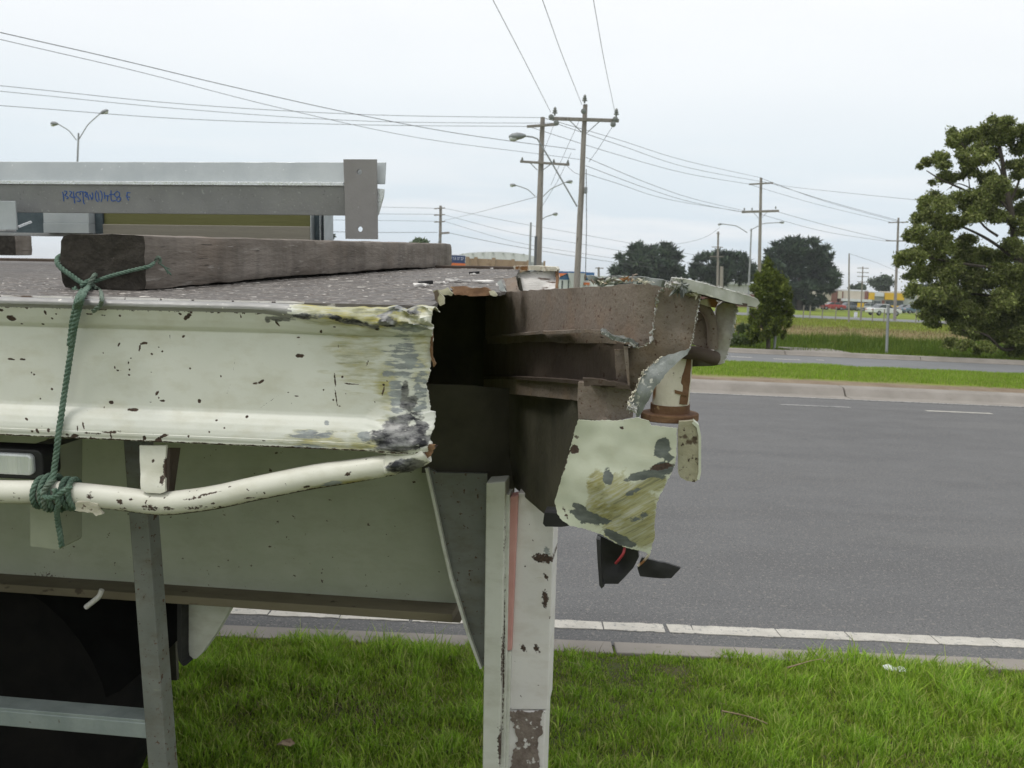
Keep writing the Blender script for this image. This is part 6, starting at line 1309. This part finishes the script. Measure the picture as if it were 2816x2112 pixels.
for X, Y, r in BT:
    x, y = 2400 + X / 2.212, 270 + Y / 2.212; z_ = ZT + rT.uniform(-1.6, 1.6) * (1.0 if Y > 500 else .7); p = at(x, y, z_); rr = r / 2.212 * z_ / FPX * 1.22
    for k in range(5):
        cl.append((p.x + rT.uniform(-.6, .6) * rr, p.y + rT.uniform(-1, 1) * rr, p.z + rT.uniform(-.5, .5) * rr, rr * rT.uniform(.55, .8), rr * rT.uniform(.6, .9), rr * rT.uniform(.38, .6)))
for k in range(90):       # crown continues out of frame
    t = rT.uniform(0, 2 * math.pi); h = rT.uniform(.8, 8); q = at(2900, 700, ZT); rr = 2.6 * (1 - (h / 9.5) ** 2) ** .5 * rT.uniform(.5, 1.0)
    cl.append((q.x + abs(math.cos(t)) * rr, q.y + math.sin(t) * rr, h, .4, .45, .3))
bt = at(2855, 985, ZT); bt.z = .1
def lp(X, Y, dz=0): return at(2400 + X / 2.212, 270 + Y / 2.212, ZT + dz)
tree('large feathery dark green tree filling the right edge of the picture', bt, cl, 21, .045, [(.185, .225, .055), (.225, .26, .075), (.14, .175, .042), (.28, .30, .11), (.10, .13, .034)], 5,
     trunk=([bt - Vector((0, 0, .3)), lp(960, 1300), lp(900, 1000), lp(840, 700), lp(800, 450), lp(760, 260)], .17),
     limbs=[([lp(950, 1480), lp(800, 1530, -.3), lp(680, 1440, -.5), lp(540, 1410, -.6)], 0.072), ([lp(900, 1000), lp(700, 860), lp(540, 780, .4), lp(360, 720, .5)], 0.060), ([lp(860, 800), lp(720, 640, -.3), (lp(560, 560, -.5)), lp(430, 500, -.5), lp(330, 440, -.4)], 0.054), ([lp(830, 650), lp(900, 480), lp(930, 300)], 0.048), ([lp(840, 700), lp(700, 520), lp(620, 400), lp(540, 270)], 0.042), ([lp(910, 1050), lp(640, 1020, -.6), lp(400, 980, -.8), lp(220, 960, -.8)], 0.060), ([lp(760, 840), lp(660, 760, .2), lp(600, 600, .2), lp(580, 450, .2)], 0.042), ([lp(950, 1250), lp(700, 1200, .5), lp(450, 1180, .6), lp(300, 1180, .6)], 0.054), ([lp(800, 560), lp(770, 420), lp(700, 340), lp(660, 260)], 0.030), ([lp(620, 560, -.4), lp(520, 520, -.5), lp(450, 560, -.5)], 0.024)], shell=.08)
# small conifer on the far verge
ZC = gnd(2112, 962, .1).y; rC = random.Random(4); cl = []
for X, Y, r in [(800, 1000, 40), (790, 1080, 55), (740, 1100, 60), (850, 1130, 60), (690, 1180, 60), (800, 1180, 80), (900, 1200, 60), (660, 1260, 50), (760, 1280, 90), (880, 1280, 80), (980, 1290, 40), (690, 1360, 60), (800, 1370, 90), (910, 1370, 80), (990, 1350, 40), (700, 1450, 60), (800, 1460, 90), (920, 1460, 80), (1010, 1480, 36), (640, 1540, 50), (720, 1550, 70), (850, 1550, 80), (960, 1540, 60), (600, 1600, 40), (680, 1630, 60), (780, 1640, 70), (900, 1640, 60), (990, 1620, 36), (640, 1700, 60), (740, 1720, 60), (860, 1720, 50), (600, 1760, 50), (700, 1790, 50), (940, 1730, 40)]:
    x, y = 1900 + X / 3.687, 450 + Y / 3.687; z_ = ZC + rC.uniform(-.35, .35); p = at(x, y, z_); rr = r / 3.687 * z_ / FPX * 1.2
    for k in range(4): cl.append((p.x + rC.uniform(-.6, .6) * rr, p.y + rC.uniform(-.8, .8) * rr, p.z + rC.uniform(-.5, .6) * rr, rr * .55, rr * .6, rr * .75))
bc = gnd(2112, 962, .1)
tree('small bushy light green conifer on the verge past the service road', bc, cl, 11, .04, [(.13, .165, .024), (.16, .195, .034), (.095, .125, .02), (.065, .09, .018)], 6, trunk=([bc - Vector((0, 0, .2)), at(2114, 880, ZC), at(2114, 800, ZC), at(2118, 730, ZC)], .075), limbs=[([at(2113, 925, ZC), at(2080, 880, ZC - .1), at(2060, 860, ZC - .1)], .03), ([at(2114, 910, ZC), at(2150, 870, ZC), at(2170, 850, ZC)], .03)], shell=.2, tilt=.5, aspect=3)
# low shrub left of it
bs = gnd(2040, 960, .1); cl = []
for k in range(26):
    x, y = rC.uniform(1990, 2085), rC.uniform(900, 952); p = at(x, y, ZC + 1.0 + rC.uniform(-.4, .4)); cl.append((p.x, p.y, max(.15, p.z), .16, .18, .14))
o = tree('low grey-green shrub beside the small conifer', bs + Vector((0, 1.0, 0)), cl, 10, .05, [(.10, .14, .05), (.075, .115, .035), (.13, .165, .07)], 7, trunk=([bs + Vector((0, 1, -.1)), bs + Vector((.1, 1, .5))], .04), name='shrub', shell=.3); o['category'] = 'shrub'
# dark cypresses
def cypress(label, blobs, Z, seed, xb):
    r_ = random.Random(seed); cl = []
    for x, y, r in blobs:
        z_ = Z + r_.uniform(-2, 2); p = at(x, y, z_); rr = r * z_ / FPX * 1.22
        for k in range(5): cl.append((p.x + r_.uniform(-.7, .7) * rr, p.y + r_.uniform(-1, 1) * rr, p.z + r_.uniform(-.6, .6) * rr, rr * .62, rr * .7, rr * .36))
    b = at(xb, 860, Z); b.z = 0
    tops = [at(xb, min(y for _, y, _ in blobs) + 20, Z)]
    return tree(label, b, cl, 15, .26, [(.040, .066, .042), (.054, .085, .050), (.028, .048, .032), (.072, .105, .060)], seed, trunk=([b, b.lerp(tops[0], .5), tops[0]], .5), mat='leafdark', group='dark cypress trees', shell=.3, tilt=1.5, aspect=5.0, name='cypress_tree')
cypress('broad dark cypress behind the torn top of the trailer corner', [(1705, 745, 18), (1725, 715, 20), (1745, 690, 16), (1770, 684, 16), (1795, 690, 16), (1820, 684, 14), (1845, 690, 12), (1860, 705, 14), (1735, 740, 24), (1770, 720, 26), (1800, 725, 26), (1830, 722, 24), (1850, 735, 18), (1870, 750, 14), (1760, 760, 26), (1800, 765, 28), (1845, 765, 22), (1700, 765, 14), (1718, 775, 18), (1880, 762, 8), (1780, 700, 20)], 150, 21, 1790)
cypress('dark cypress left of the tall conifer pole, behind the white shed', [(1915, 740, 14), (1930, 715, 14), (1948, 704, 9), (1975, 706, 16), (1995, 698, 12), (2010, 708, 12), (2030, 706, 10), (2048, 702, 6), (2045, 725, 14), (1950, 735, 22), (1985, 735, 24), (2020, 735, 22), (1930, 755, 18), (1965, 762, 22), (2005, 762, 22), (2040, 760, 18), (2055, 745, 12), (1908, 758, 10)], 152, 22, 1985)
cypress('tallest and widest dark cypress behind the small conifer', [(2114, 690, 7), (2115, 705, 10), (2140, 680, 14), (2160, 668, 10), (2185, 664, 12), (2210, 662, 12), (2235, 670, 14), (2260, 690, 14), (2275, 710, 12), (2150, 700, 22), (2190, 690, 26), (2230, 700, 26), (2140, 730, 24), (2180, 730, 30), (2220, 735, 30), (2260, 730, 22), (2282, 740, 12), (2110, 725, 14), (2120, 750, 20), (2160, 765, 30), (2200, 770, 32), (2245, 770, 28), (2280, 765, 20), (2300, 774, 8), (2170, 800, 26), (2210, 805, 28), (2250, 800, 22), (2280, 790, 16), (2298, 779, 10), (2200, 830, 20), (2235, 830, 16), (2255, 825, 14), (2215, 848, 16), (2190, 845, 16), (2075, 740, 12), (2085, 755, 14)], 150, 23, 2200)
def roundtree(label, x, y, r, ry, Z, seed, cols):
    r_ = random.Random(seed); cl = []
    for k in range(14):
        t = r_.uniform(0, 6.28); q = r_.uniform(0, .75); p = at(x + math.cos(t) * r * q, y + math.sin(t) * ry * q, Z + r_.uniform(-2, 2)); rr = r * .45 * Z / FPX; cl.append((p.x, p.y, p.z, rr, rr, rr * .75))
    b = at(x, 860, Z); b.z = 0; tree(label, b, cl, 14, .32, cols, seed, trunk=([b, at(x, y, Z)], .3), mat='leafdark', group='far round trees', shell=.3)
GC = [(.05, .075, .04), (.07, .10, .05), (.035, .055, .03)]
roundtree('rounded grey-green tree above the yellow shop fascia', 2428, 782, 40, 26, 215, 31, GC); roundtree('low hazy tree poking above the cream shop roof', 2362, 792, 26, 10, 230, 32, GC)
roundtree('small tree tip left of the drilled end plate', 903, 652, 24, 20, 140, 33, GC); roundtree('green tree top just above the timber bearer', 1150, 674, 34, 14, 140, 34, [(.07, .11, .04), (.09, .135, .05)])
roundtree('pale tree beyond the leaves at right', 2560, 800, 40, 30, 205, 35, GC)

# ------------------------------------------------------------------ grass
def tuft_field(name, n, x0, x1, y0, y1, hfun, wd, cols, zfun, seed, label, seg=1, lean=.6, keep=None):
    rng = np.random.default_rng(seed); P = np.stack([rng.uniform(x0, x1, n), rng.uniform(y0, y1, n), np.zeros(n)], 1)
    cn = np.array([noise.noise(Vector((p[0] * .9, p[1] * .9, seed))) for p in P]) if n < 400000 else np.zeros(n)
    if keep is not None: m_ = keep(P, cn, rng); P = P[m_]; cn = cn[m_]
    P[:, 2] = np.array([zfun(p) for p in P]); h = hfun(P, cn, rng); C = palette(len(P), cols, .25, rng) * (1 + .18 * cn[:, None])
    if seg == 2: k2 = np.array([noise.noise(Vector((p[0] * 7, p[1] * 7, 2))) for p in P]); h = h * (1 + .9 * np.clip(k2, -.6, 1)); C = C * (1 + .25 * k2[:, None] * np.array([.6, 1, 1]))
    V, F, C = blades(P, h, wd * rng.uniform(.6, 1.4, len(P)), np.clip(C, 0, 1), lean, seg, rng); o = link(name, np_mesh(name, V, F, C), M['grassblade']); tag(o, label, 'grass', kind='stuff'); return o
vz = lambda p: .008 + .022 * vnoise((p[0], p[1], 0), 1.6) + .012 * vnoise((p[0], p[1], 0), 5, 3) - .03 * max(0, (p[1] - 4.3) / .17)
GR = [(.25, .405, .034), (.195, .325, .026), (.32, .46, .052), (.24, .35, .055), (.38, .42, .12), (.145, .255, .022)]
def near_h(P, cn, rng): return (.030 + .030 * rng.random(len(P))) * (1.0 + 1.0 * np.clip(cn, -.5, 1)) * np.where(rng.random(len(P)) < .04, 1.7, 1) * np.where(P[:, 1] > 4.25, .75, 1)
def near_keep(P, cn, rng):
    t = np.array([noise.noise(Vector((p[0] * 3.1, p[1] * 3.1, 7))) for p in P]); e = np.array([noise.noise(Vector((p[0] * 2.2, 0, 3))) for p in P]); e2 = np.array([noise.noise(Vector((p[0] * 9, 0, 5))) for p in P])
    return (rng.random(len(P)) < np.clip(1.0 + t * 1.1, .15, 1)) & (P[:, 1] < 4.51 + .075 * e + .06 * e2)
tuft_field('lawn_grass', 190000, -2.6, 3.1, 2.75, 4.6, near_h, .0050, GR, vz, 1, 'short green grass of the verge below the trailer', 2, .9, near_keep)
DRY = [(.26, .21, .10), (.20, .16, .075), (.30, .26, .15), (.16, .13, .06)]
tuft_field('dry_grass', 30000, -2.6, 3.1, 2.75, 4.42, lambda P, cn, rng: .022 + .03 * rng.random(len(P)), .0035, DRY, vz, 2, 'dry straw threads lying in the verge grass', 2, 2.2, lambda P, cn, rng: rng.random(len(P)) < np.clip(.25 + cn * 1.3, .05, 1))
ZM = lambda p: gz(p[1])
def med_keep(P, cn, rng):
    e = np.array([noise.noise(Vector((p[0] * .7, 0, 1))) + .6 * noise.noise(Vector((p[0] * 2.5, 0, 4))) for p in P]); return (P[:, 1] > 18.7 + .45 * e) & (rng.random(len(P)) < np.clip((P[:, 1] - 18.3) * 1.2, .1, 1))
tuft_field('median_grass', 90000, -1, 14, 18.0, 24.6, lambda P, cn, rng: (.03 + .05 * rng.random(len(P))) * (1 + cn * .9), .012, [(.21, .335, .03), (.165, .275, .024), (.26, .37, .045), (.29, .34, .085)], ZM, 3, 'bright green grass on the median strip across the road', 1, .6, med_keep)
tuft_field('rank_grass', 60000, 2, 22, 29.8, 42, lambda P, cn, rng: (.10 + .22 * rng.random(len(P))) * (1 + cn) * np.where(P[:, 1] < 31.3, .35, 1), .022, [(.095, .155, .014), (.12, .18, .02), (.075, .125, .014), (.15, .20, .03)], ZM, 4, 'rank dark green grass in the ditch beyond the service road', 1, .6)
tuft_field('field_grass', 60000, 5, 60, 42, 90, lambda P, cn, rng: (.06 + .14 * rng.random(len(P))), .035, [(.22, .27, .03), (.25, .29, .045), (.25, .24, .07), (.19, .24, .028)], ZM, 5, 'paler mixed grass across the far field', 1, .6, lambda P, cn, rng: (P[:, 1] > 56 + 6 * cn))
tuft_field('dry_field_grass', 15000, 4, 40, 42.5, 60, lambda P, cn, rng: (.05 + .12 * rng.random(len(P))), .03, [(.26, .20, .10), (.22, .17, .085), (.30, .24, .13), (.17, .19, .05)], ZM, 6, 'band of dry brown grass across the middle of the field', 1, .7, lambda P, cn, rng: (P[:, 1] < 57 + 6 * cn))
# litter and twigs on the verge
M['paper'] = pm('white_paper', (.70, .72, .74), (.80, .81, .83), 20, .7, 0, .2, 40)
p = gnd(2461, 1843, .05); pts = [(-.05, .015, .01), (-.02, .02, .016), (.0, .004, .006), (.03, .006, .015), (.052, -.012, .008), (.045, -.022, .002), (.0, -.012, -.002), (-.045, .0, .002)]
o = MB().prism([Vector(q) for q in pts], (0, .002, .003)).build('paper_scrap', M['paper']); o.location = p; tag(o, 'crumpled white paper scrap on the grass at right', 'litter')
M['twig'] = pm('dry_twig', (.22, .16, .10), (.33, .25, .17), 20, .9, 0, .4, 60)
for lb, P in (('thin brown twig at the grass edge below the kerb strip', [(2165, 1836), (2200, 1826), (2235, 1816), (2262, 1812)]), ('pale fallen stick lying in the grass at lower middle right', [(1985, 1955), (2030, 1964), (2070, 1974), (2110, 1990)])):
    Q = [gnd(x, y, .055 + .012 * random.random()) for x, y in P]; o = MB().tube(smooth_path(Q, 5), [.0032] * 6 + [.0022] * 10, 7).build('twig', M['twig'], None, 60); tag(o, lb, 'twig')
# leaf on the shaded grass
p = gnd(785, 2050, .06); o = MB().prism([(-.03, 0, 0), (-.015, .018, .008), (.012, .02, .016), (.032, .006, .006), (.02, -.014, .004), (-.01, -.016, .010)], (0, 0, .0015)).build('dead_leaf', M['twig']); o.location = p; tag(o, 'curled dead leaf in the shaded grass left of the leg', 'leaf')

# ------------------------------------------------------------------ thin air haze round the whole scene
m, nt = newmat('air_haze'); vol = node(nt, 'ShaderNodeVolumePrincipled', {'Color': (.93, .96, 1.0, 1), 'Density': .0004, 'Anisotropy': .2})
node(nt, 'ShaderNodeOutputMaterial', {'Volume': vol.outputs[0]})
hz = MB().box((-1510, -610, -1.3), (1510, 1810, 30)).build('haze', m); tag(hz, 'thin pale haze in the air over the whole scene', 'haze', kind='stuff')
